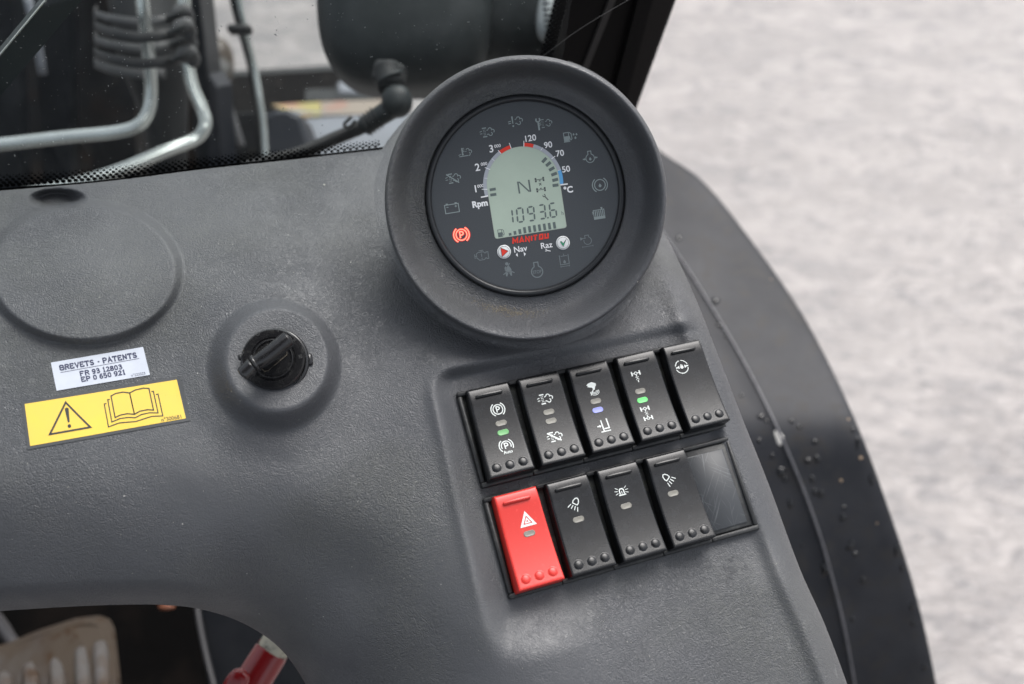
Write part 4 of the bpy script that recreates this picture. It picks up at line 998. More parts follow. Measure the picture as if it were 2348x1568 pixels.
def draw(name, pen, P, W, H, m, root, l=.00008):
    V = np.array([P(x/W, y/H, l) for x, y in pen.V]); F = []
    for f in pen.F:
        a = sum(pen.V[f[i]][0]*pen.V[f[(i+1) % len(f)]][1]-pen.V[f[(i+1) % len(f)]][0]*pen.V[f[i]][1] for i in range(len(f)))
        F.append(f if a < 0 else tuple(reversed(f)))
    return put(name, V, F, m, root, smooth=False)
def z5(zx, zy): return (zx*.4136, 412.6+zy*.4136)
# drawing coordinates on stickers: x right, y DOWN, in sticker units
def flipy(pen, y0): pen.V = [(x, y0-y) for x, y in pen.V]; return pen
def wide_serif(txt, x0, y0, h, wlen, pen, th=.14):
    """slab-serif capitals and figures drawn with strokes; y down, x0 left, y0 baseline"""
    G = {'B': [[(0, 0), (0, 1)], [(0, 1), (.55, 1), (.72, .88), (.72, .65), (.55, .53), (0, .53)], [(.55, .53), (.8, .42), (.8, .14), (.6, 0), (0, 0)]],
         'R': [[(.08, 0), (.08, 1)], [(0, 1), (.55, 1), (.75, .88), (.75, .65), (.55, .52), (.1, .52)], [(.45, .52), (.78, .05), (.9, .02)], [(-.04, 0), (.24, 0)]],
         'E': [[(.08, 0), (.08, 1)], [(0, 1), (.72, 1), (.74, .76)], [(.08, .52), (.5, .52)], [(.5, .38), (.5, .66)], [(0, 0), (.76, 0), (.78, .26)]],
         'V': [[(.05, 1), (.42, 0), (.8, 1)], [(-.06, 1), (.2, 1)], [(.66, 1), (.9, 1)]],
         'T': [[(.4, 0), (.4, 1)], [(.02, .76), (.02, 1), (.78, 1), (.78, .76)], [(.24, 0), (.56, 0)]],
         'S': [[(.68, .78), (.62, .95), (.4, 1), (.15, .93), (.08, .74), (.2, .58), (.55, .47), (.7, .3), (.65, .1), (.4, 0), (.14, .06), (.06, .26)]],
         '-': [[(.1, .42), (.5, .42)]], 'P': [[(.08, 0), (.08, 1)], [(0, 1), (.55, 1), (.76, .86), (.76, .6), (.55, .46), (.1, .46)], [(-.04, 0), (.26, 0)]],
         'A': [[(.05, 0), (.42, 1), (.8, 0)], [(.2, .33), (.64, .33)], [(-.06, 0), (.2, 0)], [(.64, 0), (.92, 0)]],
         'N': [[(.08, 0), (.08, 1)], [(.08, 1), (.72, 0)], [(.72, 0), (.72, 1)], [(-.04, 1), (.14, 1)], [(-.04, 0), (.2, 0)], [(.6, 1), (.84, 1)]],
         'F': [[(.08, 0), (.08, 1)], [(0, 1), (.72, 1), (.74, .76)], [(.08, .5), (.5, .5)], [(.5, .38), (.5, .64)], [(-.04, 0), (.26, 0)]],
         '9': [[(.62, .62), (.5, .45), (.3, .42), (.12, .5), (.06, .72), (.14, .93), (.34, 1), (.56, .94), (.64, .72), (.6, .35), (.45, .06), (.2, 0), (.1, .1)]],
         '6': [[(.62, .9), (.5, 1), (.3, .96), (.12, .7), (.06, .32), (.16, .06), (.36, 0), (.58, .08), (.64, .3), (.56, .5), (.36, .58), (.14, .48)]],
         '3': [[(.08, .84), (.2, .98), (.42, 1), (.58, .88), (.56, .64), (.3, .54), (.58, .46), (.64, .24), (.5, .03), (.24, 0), (.06, .14)]],
         '1': [[(.12, .82), (.32, 1), (.32, 0)], [(.12, 0), (.52, 0)]], '2': [[(.08, .8), (.18, .96), (.4, 1), (.6, .88), (.58, .62), (.06, .03), (.64, .03), (.66, .22)]],
         '8': [[(.34, .54), (.12, .66), (.12, .9), (.34, 1), (.56, .9), (.56, .66), (.34, .54), (.08, .4), (.08, .1), (.34, 0), (.6, .1), (.6, .4), (.34, .54)]],
         '0': [[(.34, 0), (.12, .12), (.06, .5), (.12, .88), (.34, 1), (.56, .88), (.62, .5), (.56, .12), (.34, 0)]],
         '5': [[(.6, 1), (.12, 1), (.1, .56), (.34, .62), (.58, .52), (.62, .26), (.48, .03), (.22, 0), (.06, .12)]], ' ': []}
    adv = {'-': .75, ' ': .42, '1': .72}; tot = sum(adv.get(c, 1.02 if c.isalpha() else .84) for c in txt); k = wlen/tot; x = x0
    for c in txt:
        a = adv.get(c, 1.02 if c.isalpha() else .84)
        for st in G[c]: pen.stroke([(x+px_*k*.94, y0-py_*h) for px_, py_ in st], th*h, sub=99)
        x += a*k
    return pen
root, P = sticker('patent_sticker', [z5(281, 1012), z5(793, 925), z5(831, 1080), z5(313, 1168)], 'small white patent sticker with blue serif lettering, above the yellow sticker', M_paper)
W_, H_ = 100., 31.
p = Pen(); wide_serif('BREVETS - PATENTS', 8.5, 9.8, 4.9, 84, p, .29); draw('lettering', p, P, W_, H_, M_ink, root)
draw('underline', Pen().stroke([(8, 12.4), (93, 11.6)], .55, sub=5), P, W_, H_, M_ink, root)
p = Pen(); wide_serif('FR 93 12803', 28, 19.4, 4.5, 46, p, .29); draw('lettering', p, P, W_, H_, M_ink, root)
p = Pen(); wide_serif('EP 0 650 921', 28, 25.8, 4.5, 48, p, .29); draw('lettering', p, P, W_, H_, M_ink, root)
p = flipy(Pen().text('n°223323', (88, -28.2), 2.9, 0, 1.0), 0); draw('lettering', p, P, W_, H_, M_ink, root)
root, P = sticker('warning_sticker', [z5(117, 1228), z5(998, 1088), z5(1056, 1333), z5(152, 1495)], 'yellow warning sticker with exclamation triangle and open manual symbols', M_stick)
W_, H_ = 180., 52.
y_ = Pen().stroke([(90, 4.0+22), (90, 4.0+22)], 1) if False else Pen()
for i in range(36):
    for j in range(12): y_.rect(3.5+i*172/36, 3.2+j*45.4/12, 3.5+(i+1)*172/36, 3.2+(j+1)*45.4/12)
draw('yellow_field', y_, P, W_, H_, M_yellow, root, .00012)
lay = .00022
draw('warning_triangle', Pen().stroke([(26.5, 39.8), (71.5, 39.8), (49, 8.5)], 2.1, True), P, W_, H_, M_stickblk, root, lay)
draw('exclamation_mark', Pen().poly([(46.8, 16), (51.2, 16), (50, 30.5), (48, 30.5)]).disc((49, 34.6), 2.0).disc((49, 16.4), 2.2), P, W_, H_, M_stickblk, root, lay)
bk = Pen()
for dx, dy in ((0, 0),):
    bk.stroke([(100, 34), (100, 9.5), (106, 7.5), (114, 7.4), (121, 9.5), (121.5, 34), (114, 32), (106, 32.2)], 1.3, True)
    bk.stroke([(143, 33), (143, 8), (137, 6.6), (128, 7.2), (121, 9.5), (121.5, 34), (128, 31.6), (137, 31.4)], 1.3, True)
bk.stroke([(97.8, 13), (95.6, 13), (95.6, 38.2), (105, 36), (114, 36.2), (121.6, 38), (129, 35.6), (138, 35.2), (147.2, 37), (147.2, 12), (145, 12)], 1.2)
bk.stroke([(93.5, 17), (91, 17), (91, 43), (103, 40.6), (121.6, 42.2), (140, 39.6), (151.6, 41.2), (151.6, 16), (149.2, 16)], 1.2)
draw('manual_symbol', bk, P, W_, H_, M_stickblk, root, lay)
draw('lettering', flipy(Pen().text('n°300681', (160.5, -45.4), 4.6, .005, .95), 0), P, W_, H_, M_stickblk, root, lay)

# ------------------------------------------------------------------ windscreen
UPW = WAX[:, 2]
G1 = at(0, 431, .500); G2 = at(870, 337, .556)
gdir = nrm(G2-G1); rake = nrm(UPW+WAX[:, 1]*-.10); Gn = nrm(np.cross(gdir, rake)); Gn = Gn if Gn[2] > 0 else -Gn
def gp(X, Y): return on_plane(X, Y, G1, Gn)
def build_screen():
    g = empty('windscreen', gp(500, 380)); tag(g, 'clear dusty windscreen pane with dotted black border behind the dashboard', 'windscreen')
    base = [(-500, 490), (0, 452), (870, 357), (1262, 316)]
    A = [gp(*q) for q in base]
    tops = [A[0]+rake*.42, A[1]+rake*.42, A[2]+rake*.42, gp(1330, -130)]
    V = np.array(A+tops); F = [(0, 1, 5, 4), (1, 2, 6, 5), (2, 3, 7, 6)]
    put('pane', V, F, M_glass, g, smooth=False)
    # solid printed border and rubber seal along the foot
    C = chain([(-260, 452), (0, 434), (240, 414), (480, 383), (650, 365), (870, 340), (1010, 322)], 6)
    V = []; 
    for x, y in C:
        n_ = 9; V += [gp(x, y-4)+Gn*.0006, gp(x, y+16)+Gn*.0006]
    put('printed_border', np.array(V), [(2*i, 2*i+2, 2*i+3, 2*i+1) for i in range(len(C)-1)], M_pillar, g, smooth=False)
    V, F = tube([gp(x, y+14)+Gn*.004 for x, y in C], .0045, 10, 0); put('rubber_seal', V, F, M_pillar, g)
    # dots: rows shrinking upwards, and along the side by the pillar
    V = []; F = []
    def dot(P, r, e1, e2):
        n = len(V)
        for k in range(8): a = 2*math.pi*k/8; V.append(P+e1*math.cos(a)*r+e2*math.sin(a)*r*1.0)
        F.append(tuple(range(n, n+8)))
    L = chain([(-200, 443), (0, 430), (240, 411), (480, 380), (650, 362), (870, 337)], 30); seglen = np.r_[0, np.cumsum(np.linalg.norm(np.diff(L, axis=0), axis=1))]
    e1 = gdir; e2 = nrm(np.cross(Gn, e1))
    for row, (off_, r) in enumerate([(4, .00145), (10.5, .00130), (17, .00108), (23, .00080), (28, .00050)]):
        s = (row % 2)*7.2
        while s < seglen[-1]:
            x = np.interp(s, seglen, L[:, 0]); tp = 1-.42*min(1, max(0, x/870)); y = np.interp(s, seglen, L[:, 1])-off_*tp-2; dot(gp(x, y)+Gn*.0006, r*.86*(.55+.45*tp), e1, e2); s += 14.4
    for row, (off_, r) in enumerate([(5, .0016), (13, .0014), (20, .0011), (26, .0008)]):
        for k in range(16):
            y = 150-k*11-(row % 2)*5.5; x = 1262+(140-y)*.27-off_; dot(gp(x, y)+Gn*.0006, r, e1, e2)
    o = put('dot_border', np.array(V), F, M_pillar, g, smooth=False); o['kind'] = 'stuff'
    # dust specks
    V = []; F = []
    for k in range(560):
        x = random.uniform(0, 1250); y = random.uniform(0, 420)
        if y > 425-x*.12: continue
        P = gp(x, y)+Gn*.0009; r = random.choice([.00010, .00012, .00016, .00022])*random.uniform(.6, 1.2); an = random.uniform(0, 3.14); n = len(V); l = random.choice([1, 1, 1.4, 2.6])
        a = e1*math.cos(an)+e2*math.sin(an); b = e2*math.cos(an)-e1*math.sin(an)
        V += [P-a*r*l-b*r, P+a*r*l-b*r, P+a*r*l+b*r, P-a*r*l+b*r]; F.append((n, n+1, n+2, n+3))
    o = put('dust_specks', np.array(V), F, mat('dust', (.32, .33, .32), .9), g, smooth=False); o['kind'] = 'stuff'
build_screen()

# ------------------------------------------------------------------ right-hand cab pillar
def build_pillar():
    g = empty('cab_pillar', at(1420, 260, .70)); tag(g, 'black sloping cab pillar with trim strips, rising behind the round gauge', 'pillar')
    dB, dT = .72, .62
    def slab(name, xt0, xt1, xb0, xb1, z, m, dz=0, th=.03):
        V, F = prism([(xt0, -60, dT+dz), (xt1, -60, dT+dz), (xb1, 420, dB+.04+dz), (xb0, 420, dB+.04+dz)], th, .002); put(name, V, F, m, g, smooth=False)
    slab('post', 1314, 1490, 1192, 1376, 0, M_pillar, 0, .05)
    slab('seal_strip', 1420, 1436, 1232, 1243, 0, M_pilgr, -.004, .01)
    slab('inner_channel', 1478, 1512, 1352, 1386, 0, M_blueblk if False else M_pillar, -.010, .02)
    slab('outer_trim', 1500, 1566, 1366, 1392, 0, M_pilbr, -.006, .045)
    slab('edge_strip', 1562, 1571, 1389, 1396, 0, M_pilgr, -.003, .02)
build_pillar()
V, F = tube([gp(1222, 131)+Gn*.004, at(1330, 66, .52), at(1460, -12, .50)], .00010, 6, 6); tag(put('cobweb_thread', V, F, M_thread), 'thin pale cobweb thread stretched across the pillar', 'cobweb')

# ------------------------------------------------------------------ wiper arm on the outside of the glass
V1 = [gp(-40, 262)-Gn*.012, gp(90, 130)-Gn*.016, gp(260, -62)-Gn*.020]
g = empty('wiper_arm', V1[1]); tag(g, 'black wiper arm crossing the windscreen corner diagonally', 'wiper')
d = nrm(V1[2]-V1[0]); s_ = nrm(np.cross(d, Gn))
def strip(a, b, w0, w1, t0, t1): # flat bar with cross-section from w0..w1 sideways and t0..t1 in depth
    V = []
    for p_ in (a, b):
        for w_, t_ in ((w0, t0), (w1, t0), (w1, t1), (w0, t1)): V.append(p_+s_*w_-Gn*t_)
    return np.array(V), [(0, 1, 5, 4), (1, 2, 6, 5), (2, 3, 7, 6), (3, 0, 4, 7), (0, 3, 2, 1), (4, 5, 6, 7)]
sgn_ = 1 if (s_[1]) < 0 else -1
V, F = strip(V1[0], V1[2], -.0058, .0058, 0, .006); put('arm', V, F, mat('wiper_paint', (.014, .023, .025), .4, .4), g, smooth=False)
V, F = strip(V1[0], V1[2], -.0063*sgn_, -.0058*sgn_, -.0006, .0006); put('bright_edge', V, F, M_steel, g, smooth=False)

# ------------------------------------------------------------------ machine parts outside, seen through the glass
def thing_tube(name, P, r, m, label, cat, **k):
    V, F = tube(P, r, 20, 10, **k); return tag(put(name, V, F, m), label, cat)
thing_tube('hydraulic_pipe', [at(320, -60, .80), at(328, 20, .81), at(340, 120, .83), at(346, 200, .845), at(341, 252, .85), at(316, 287, .85), at(262, 303, .85), at(150, 314, .85), at(0, 331, .85), at(-140, 346, .85)], .0053, M_steel, 'zinc plated pipe bending left below the straps, the nearer of the two', 'pipe')
thing_tube('hydraulic_pipe', [at(418, -60, .86), at(424, 40, .87), at(430, 140, .88), at(442, 200, .885), at(464, 252, .89), at(470, 288, .89), at(447, 318, .89), at(380, 345, .88), at(280, 388, .87), at(160, 424, .86), at(-60, 470, .85)], .0056, M_steel, 'zinc plated pipe curving down to the glass edge, right of the other pipe', 'pipe')
# thick hose with straps
V, F = tube([at(312, -80, .93), at(330, 20, .93), at(352, 130, .93), at(368, 210, .94), at(380, 300, .95), at(385, 430, .97)], [.030, .031, .031, .026, .020, .018], 32, 8); hose = put('hose_bundle', V, F, M_rubber); tag(hose, 'thick dusty black hose bundle behind the two zinc pipes', 'hose')
LB = ['grey plastic strap, topmost round the hose bundle', 'black strap with a tensioner, crossing in front of the pipe, upper of two', 'grey plastic strap between the two black straps on the hose bundle', 'black strap crossing in front of the pipe, lower of two', 'grey plastic strap, lowest round the hose bundle']
for k, (y0, y1, y2, dd) in enumerate([(34, 52, 44, .865), (62, 86, 78, .79), (92, 112, 104, .865), (124, 146, 140, .80), (146, 170, 168, .87)]):
    c = at(325, y1, dd); g = empty('hose_strap', c); tag(g, LB[k], 'strap', 'straps round the hose bundle')
    xe = 418 if k < 4 else 310
    P = [at(222, y0-14, dd+.10), at(216, y0-4, dd+.06), at(224, y0+2, dd+.02), at(262, y0+.62*(y1-y0), dd), at(322, y1, dd-.004), at(380, y2+1, dd), at(xe, y2-6, dd+.02), at(xe+8, y2-14, dd+.09)]
    C_ = catmull(P, 8); V = []
    for i, p_ in enumerate(C_):
        for h_, o_ in ((-.0042, 0), (-.0034, .0012), (.0034, .0012), (.0042, 0), (.0034, -.001), (-.0034, -.001)):
            V.append(p_+np.array([0, h_, o_+.0]))
    F = [(i*6+q, i*6+(q+1) % 6, (i+1)*6+(q+1) % 6, (i+1)*6+q) for i in range(len(C_)-1) for q in range(6)]
    put('band', np.array(V), F, M_rubber if k in (1, 3) else M_strap, g)
    if k < 4:
        hx, hy = 418+k*4, y2-16
        V, F = superell(at(hx, hy, dd+.0), (.0085, .0062, .007), R_(0, 0, .35), 3.0, 24, 14); put('ratchet_head', V, F, M_strap, g)
        V, F = superell(at(hx+14, hy+14, dd+.005), (.0048, .0062, .005), R_(0, 0, -.3), 2.6, 20, 12); put('tail', V, F, M_strap, g)
        V, F = tube([at(hx-34, hy+14, dd-.002), at(hx-12, hy+4, dd-.006), at(hx+10, hy-8, dd-.004)], .0026, 10, 5); put('strap_tail', V, F, M_rubdust, g)
# dark side of the boom / engine cover behind
g = empty('boom_side', at(200, 200, 1.25)); tag(g, 'dark dirty boom side plates seen through the left of the windscreen', 'machine body')
V, F = prism([(-700, -350, 1.30), (455, -350, 1.30), (475, 440, 1.45), (-700, 500, 1.45)], .05, .004); put('side_plate', V, F, M_bodydk, g, smooth=False)
V, F = prism([(75, -80, 1.16), (150, -80, 1.16), (165, 480, 1.30), (100, 480, 1.30)], .03, .004); put('rib', V, F, M_blueblk, g, smooth=False)
V, F = prism([(-60, -80, 1.10), (25, -80, 1.10), (50, 460, 1.25), (-40, 460, 1.25)], .03, .004); put('rib', V, F, M_blueblk, g, smooth=False)
V, F = tube([at(62, -10, 1.05), at(80, 70, 1.06), at(98, 170, 1.08)], .0045, 10, 4); put('rod', V, F, M_tank, g)
V, F = prism([(196, -80, 1.2), (300, -80, 1.2), (318, 480, 1.3), (214, 480, 1.3)], .03, .004); put('cover_strip', V, F, M_bodydk, g, smooth=False)
# upright post
g = empty('chassis_post', at(480, 380, 1.02)); tag(g, 'dark upright post standing between the hose bundle and the open ground', 'post')
V, F = prism([(424, -60, 1.0), (452, -60, 1.0), (478, 180, 1.05), (516, 430, 1.1), (455, 430, 1.1), (436, 180, 1.05)], .05, .003); put('post', V, F, M_blueblk, g, smooth=False)
V, F = prism([(478, 170, 1.03), (496, 200, 1.03), (512, 420, 1.08), (478, 420, 1.08)], .02, .002); put('flange', V, F, M_panelblu, g, smooth=False)
# cross beam with dirty hub and rod
g = empty('axle_beam', at(700, 200, 1.45)); tag(g, 'black dusty cross beam below the bright strip of ground', 'beam')
V, F = prism([(470, 176, 1.45), (560, 171, 1.45), (905, 150, 1.45), (905, 246, 1.42), (480, 262, 1.42)], .12, .006); put('beam', V, F, mat('dusty_black_beam', (.008, .0075, .0075), .7, .1, var=(70, (.035, .03, .028), .55, .72)), g, smooth=False)
V, F = prism([(465, 166, 1.52), (905, 141, 1.52), (905, 152, 1.452), (470, 177, 1.452)], .02); put('top_flange', V, F, M_rubdust, g, smooth=False)
V, F = prism([(480, 262, 1.30), (620, 250, 1.30), (625, 420, 1.30), (480, 420, 1.30)], .05, .004); put('lower_plate', V, F, M_bodydk, g, smooth=False)
V, F = superell(at(500, 142, 1.25), (.019, .030, .022), I3, 2.2, 24, 16); tag(put('hub', V, F, mat('rusty_hub', (.05, .035, .022), .4, .5, var=(18, (.26, .26, .25), .52, .64))), 'rusty rounded hub beside the upright post', 'hub')
thing_tube('strut_rod', [at(494, 172, 1.10), at(522, 250, 1.11), at(549, 335, 1.13)], .0062, mat('dull_rod', (.15, .15, .155), .4), 'short grey rod leaning beside the upright post', 'rod')
# vertical line with clip
g = empty('brake_line', at(560, 120, .95)); tag(g, 'thin pale vertical line with a black clip, crossing the cross beam', 'line')
V, F = tube([at(527, -60, .93), at(538, 10, .94), at(553, 68, .95), at(575, 150, .97), at(592, 240, .98), at(602, 300, .99), at(606, 380, 1.0)], .0040, 14, 8); put('dark_tube', V, F, M_rubdust, g)
V, F = tube([at(541, -60, .925), at(550, 10, .935), at(562, 68, .945), at(582, 150, .965), at(597, 240, .975), at(605, 300, .985), at(609, 380, .995)], .0032, 14, 8); put('pale_tube', V, F, M_steel, g)
V, F = box(at(550, 68, .93), (.022, .008, .012), None, .002); put('clip', V, F, M_rubber, g)
V, F = box(at(538, 70, .93), (.010, .004, .006), None, .001); put('clip_tab', V, F, M_rubber, g)
# panel with decal, dark rounded cover
g = empty('front_panel', at(760, 300, 1.2)); tag(g, 'pale grey machine panel with a yellow and orange decal strip', 'panel')
V, F = prism([(600, 262, 1.28), (640, 250, 1.28), (905, 262, 1.26), (960, 262, 1.26), (960, 420, 1.18), (600, 420, 1.18)], .06, .004); put('panel', V, F, M_tank, g, smooth=False)
V, F = prism([(622, 240, 1.315), (735, 233, 1.315), (735, 264, 1.262), (690, 266, 1.262)], .004); put('decal', V, F, M_decal, g, smooth=False)
V, F = prism([(736, 233, 1.315), (925, 226, 1.315), (925, 258, 1.262), (736, 264, 1.262)], .004); put('decal', V, F, mat('beige_pink_decal', (.26, .22, .18), .5, .3, var=[(20, (.32, .15, .11), .50, .62), (9, (.20, .165, .15), .48, .6)]), g, smooth=False)
V, F = prism([(700, 205, 1.37), (935, 196, 1.37), (935, 225, 1.318), (700, 232, 1.318)], .02); put('top_ledge', V, F, M_rubdust, g, smooth=False)
V, F = prism([(772, 186, 1.36), (846, 190, 1.36), (862, 214, 1.34), (775, 211, 1.34)], .02, .003); put('upper_lip', V, F, M_tank, g, smooth=False)
V, F = prism([(606, 262, 1.08), (625, 250, 1.08), (655, 248, 1.08), (688, 262, 1.08), (703, 300, 1.08), (714, 340, 1.08), (716, 420, 1.08), (604, 420, 1.08)], .06, .006); tag(put('mounting_cover', V, F, M_panelblu, smooth=False), 'dark rounded cover plate standing before the pale panel', 'cover')

# ------------------------------------------------------------------ work lamp seen from behind, its plug and conduit
def build_lamp():
    g = empty('work_lamp', at(950, 60, .72)); tag(g, 'black lamp housing seen from behind with ribbed clear side lens', 'lamp')
    V, F = superell(at(934, -28, .76), (.0665, .0815, .050), I3, 3.4, 56, 32); put('housing', V, F, M_lamp, g)
    V, F = superell(at(1180, -40, .775), (.045, .066, .040), I3, 2.8, 40, 24); put('side_housing', V, F, M_lamp, g)
    V, F = tube([at(1131, -70, .735), at(1118, 20, .735), at(1100, 110, .737), at(1092, 170, .745)], .0016, 8, 6); put('joint_seam', V, F, M_rubdust, g)
    V, F = superell(at(1272, 10, .742), (.0125, .029, .016), R_(0, 0, -.18), 2.8, 32, 20); put('side_lens', V, F, M_lens, g)
    for k in range(9):
        V, F = tube([at(1240+k*1.2, -30+k*13, .726), at(1292-k*1, -34+k*13, .728)], .0007, 6, 2); put('lens_rib', V, F, M_lamp, g)
    V, F = superell(at(893, 172, .700), (.0115, .0085, .010), R_(0, 0, -.2), 4.5, 28, 18); put('socket', V, F, M_rubdust, g)
    return g
build_lamp()
g = empty('cable_plug', at(905, 220, .68)); tag(g, 'black elbow plug joining the lamp to its ribbed cable sleeve', 'plug')
V, F = tube([at(886, 152, .685), at(890, 175, .683), at(898, 200, .68)], [.0088, .0088, .0094], 24, 4); put('collar', V, F, M_rubdust, g)
V, F = tube([at(893, 178, .68), at(896, 184, .68)], .0104, 24, 0); put('clamp_ring', V, F, M_lamp, g)
V, F = superell(at(910, 232, .678), (.0106, .0112, .0106), I3, 2.2, 28, 18); put('elbow', V, F, M_lamp, g)
V, F = tube([at(905, 244, .68), at(880, 260, .682), at(852, 278, .685), at(834, 292, .687)], [.0074, .0070, .0066, .0064], 20, 5); put('boot', V, F, M_lamp, g)
for k in range(4): V, F = tube([at(864-k*8, 269+k*6, .684+.001*k), at(861-k*8, 271+k*6, .684+.001*k)], .0080, 20, 0); put('boot_ring', V, F, M_rubber, g)
P = catmull([at(838, 288, .686), at(800, 304, .69), at(752, 324, .695), at(690, 350, .70), at(640, 364, .705), at(560, 385, .71)], 40)
V, F = tube(P, np.array([.0044+.0006*math.sin(i*1.5) for i in range(len(P))]), 16, 0); g = empty('cable_sleeve', P[0]); tag(g, 'ribbed black cable sleeve running down to the windscreen edge', 'cable'); put('sleeve', V, F, M_rubber, g)
V, F = tube([at(806, 268, .68), at(789, 285, .68), at(800, 292, .68), at(815, 276, .68)], .0012, 8, 4); put('tie_loop', V, F, M_rubber, g)

# ------------------------------------------------------------------ wheel fender outside the door
def build_fender():
    g = empty('wheel_fender', at(1850, 1100, .80)); tag(g, 'black wet wheel fender curving down beside the dashboard', 'fender')
    OUT = chain([(1380, 255), (1450, 300), (1530, 358), (1610, 415), (1700, 522), (1840, 722), (1960, 962), (2056, 1222), (2110, 1402), (2146, 1568), (2175, 1740)], 10)
    CRE = chain([(1330, 320), (1400, 385), (1460, 450), (1525, 543), (1600, 655), (1700, 822), (1790, 1002), (1870, 1202), (1926, 1402), (1958, 1568), (1985, 1740)], 10)
    n = len(OUT)
    def dep(y): # horizontal top, then bending down towards the bottom
        # camera-frame depth along the arch
        t_ = y/1000
        base = .80+.30*max(0, 1.0-t_)**1.15 if t_ < 1.0 else .80+.035*(t_-1.0)+.10*(t_-1.0)**2
        return base
    def dsm(y): return sum(dep(y+q) for q in np.linspace(-48, 48, 13))/13
    V = []; rows = []
    fr = [-1.1, -.6, -.25, -.04, 0, .04, .2, .4, .6, .8, .93, .985, 1.0]
    for (xo, yo), (xc, yc) in zip(OUT, CRE):
        r = []
        for f in fr:
            x = xc+(xo-xc)*f; y = yc+(yo-yc)*f
            d = dsm(y)
            if abs(f) < .01: d -= .0008
            if f > .95: d += .0015*(f-.95)/.05
            r.append(at(x, y, d))
        e = r[-1]; r += [e+np.array([-.0005, 0, -.003]), e+np.array([-.004, 0, -.016]), e+np.array([-.010, 0, -.020])]
        rows.append(r)
    m = len(rows[0]); V = np.array(rows).reshape(-1, 3)
    put('arch_panel', V, np.array([(i*m+j, (i+1)*m+j, (i+1)*m+j+1, i*m+j+1) for i in range(n-1) for j in range(m-1)]), M_fender, g)
    P = [rows[i][4]+np.array([0, 0, .0005]) for i in range(n)]
    V, F = tube(P, .0012, 8, 0); put('raised_seam', V, F, M_crease, g)
    return rows, OUT, CRE, dsm
rows_f, OUT_f, CRE_f, dsm = build_fender()
# rain drops and grit on the fender
def blob(X, Y, r, m, name, label, cat, group, el=1.0, ang=0):
    k = None
    # height of fender skin there
    i = int(np.argmin((np.array(CRE_f)[:, 1]-Y)**2)); xc, yc = CRE_f[i]
    j = int(np.argmin((np.array(OUT_f)[:, 1]-Y)**2)); xo, yo = OUT_f[j]
    f = (X-xc)/(xo-xc); f = min(f, .92); X = xc+(xo-xc)*f; d = dsm(Y)
    c = at(X, Y, d); a = at(X+8, Y, d)-at(X-8, Y, d); b = at(X, Y-8, dsm(Y-8))-at(X, Y+8, dsm(Y+8)); nn = nrm(np.cross(a, b)); a = nrm(a); b = np.cross(nn, a)
    ca, sa = math.cos(ang), math.sin(ang); V = []; nr = 14
    V.append(c+nn*r*.42)
    for ring_, hgt in ((.45, .37), (.8, .2), (1.0, -.02)):
        for q in range(nr):
            t_ = 2*math.pi*q/nr; w_ = 1+.14*math.sin(3*t_+X)+.08*math.sin(2*t_+Y); u = math.cos(t_)*ring_*r*w_; v = math.sin(t_)*ring_*r*el*w_
            V.append(c+a*(u*ca-v*sa)+b*(u*sa+v*ca)+nn*r*hgt)
    F = [(0, 1+(q+1) % nr, 1+q) for q in range(nr)]+[(1+k*nr+q, 1+k*nr+(q+1) % nr, 1+(k+1)*nr+(q+1) % nr, 1+(k+1)*nr+q) for k in range(2) for q in range(nr)]
    tag(put(name, np.array(V), F, m, origin=c), label, cat, group)
drops = [(1556, 545, 7, 1.5), (1640, 690, 11, 1.0), (1650, 745, 8, 1.2), (1612, 790, 6, 2), (1664, 772, 5, 1), (1745, 955, 10, 1), (1758, 965, 6, 1), (1815, 965, 8, .8), (1832, 978, 6, 1), (1868, 1012, 9, .7), (1852, 1055, 10, .6), (1874, 1052, 9, 1),
         (1790, 1082, 10, 1.4), (1800, 1098, 8, 1), (1862, 1098, 8, 1), (1882, 1132, 9, 1.2), (1868, 1128, 8, 1), (1812, 1155, 8, 1.5), (1935, 1163, 5, 1), (1932, 1186, 9, 1), (1950, 1250, 10, 1.4), (1892, 1304, 13, 1.5), (1978, 1330, 8, 1), (1960, 1270, 7, 1),
         (1992, 985, 6, 1.2), (1990, 1015, 7, 2.2), (2030, 1100, 6, 2.4), (2068, 1260, 6, 3), (2075, 1300, 5, 2.4), (2098, 1390, 6, 2), (2094, 1430, 7, 1), (1740, 1010, 6, 1), (1770, 1045, 6, 1), (2120, 1530, 8, 1), (1955, 1420, 7, 1), (1838, 1250, 4, 1), (1700, 905, 5, 1.4)]
for x, y, r, el in drops:
    d_ = dsm(y); big = (x, y) == (1892, 1304)
    blob(x, y, r*.95*d_/FPX, M_water, 'water_drop', 'largest clear raindrop low on the black fender beside its seam' if big else ('tiny raindrop on the bluish upper slope of the fender' if y < 930 else 'small raindrop at the bend where the fender turns dark' if y < 1020 else 'small raindrop along the worn outer rim of the fender' if x > 1985 else 'small raindrop on the dark fender close to its raised seam' if y < 1200 and x < 1840 else 'small raindrop on the dark middle of the fender'), 'raindrop', 'raindrops on the fender', el, random.uniform(-.3, .3))
blob(1786, 1003, 9*.8/FPX*1.1, mat('painted_glint_drop', (.75, .73, .68), .15, .8), 'water_drop', 'white drop on the fender seam with its bright reflection painted in', 'raindrop', 'raindrops on the fender', 1.7, .2)  # pale base colour stands in for the drop's bright reflection
for x, y, r in [(1973, 1050, 6), (1928, 1102, 5), (1956, 961, 4), (1880, 1470, 5), (2010, 1200, 3), (1800, 640, 3)]:
    blob(x, y, r*.7*.8/FPX, M_grit, 'mud_fleck', 'small brown mud fleck on the black fender', 'mud fleck', 'mud flecks on the fender')

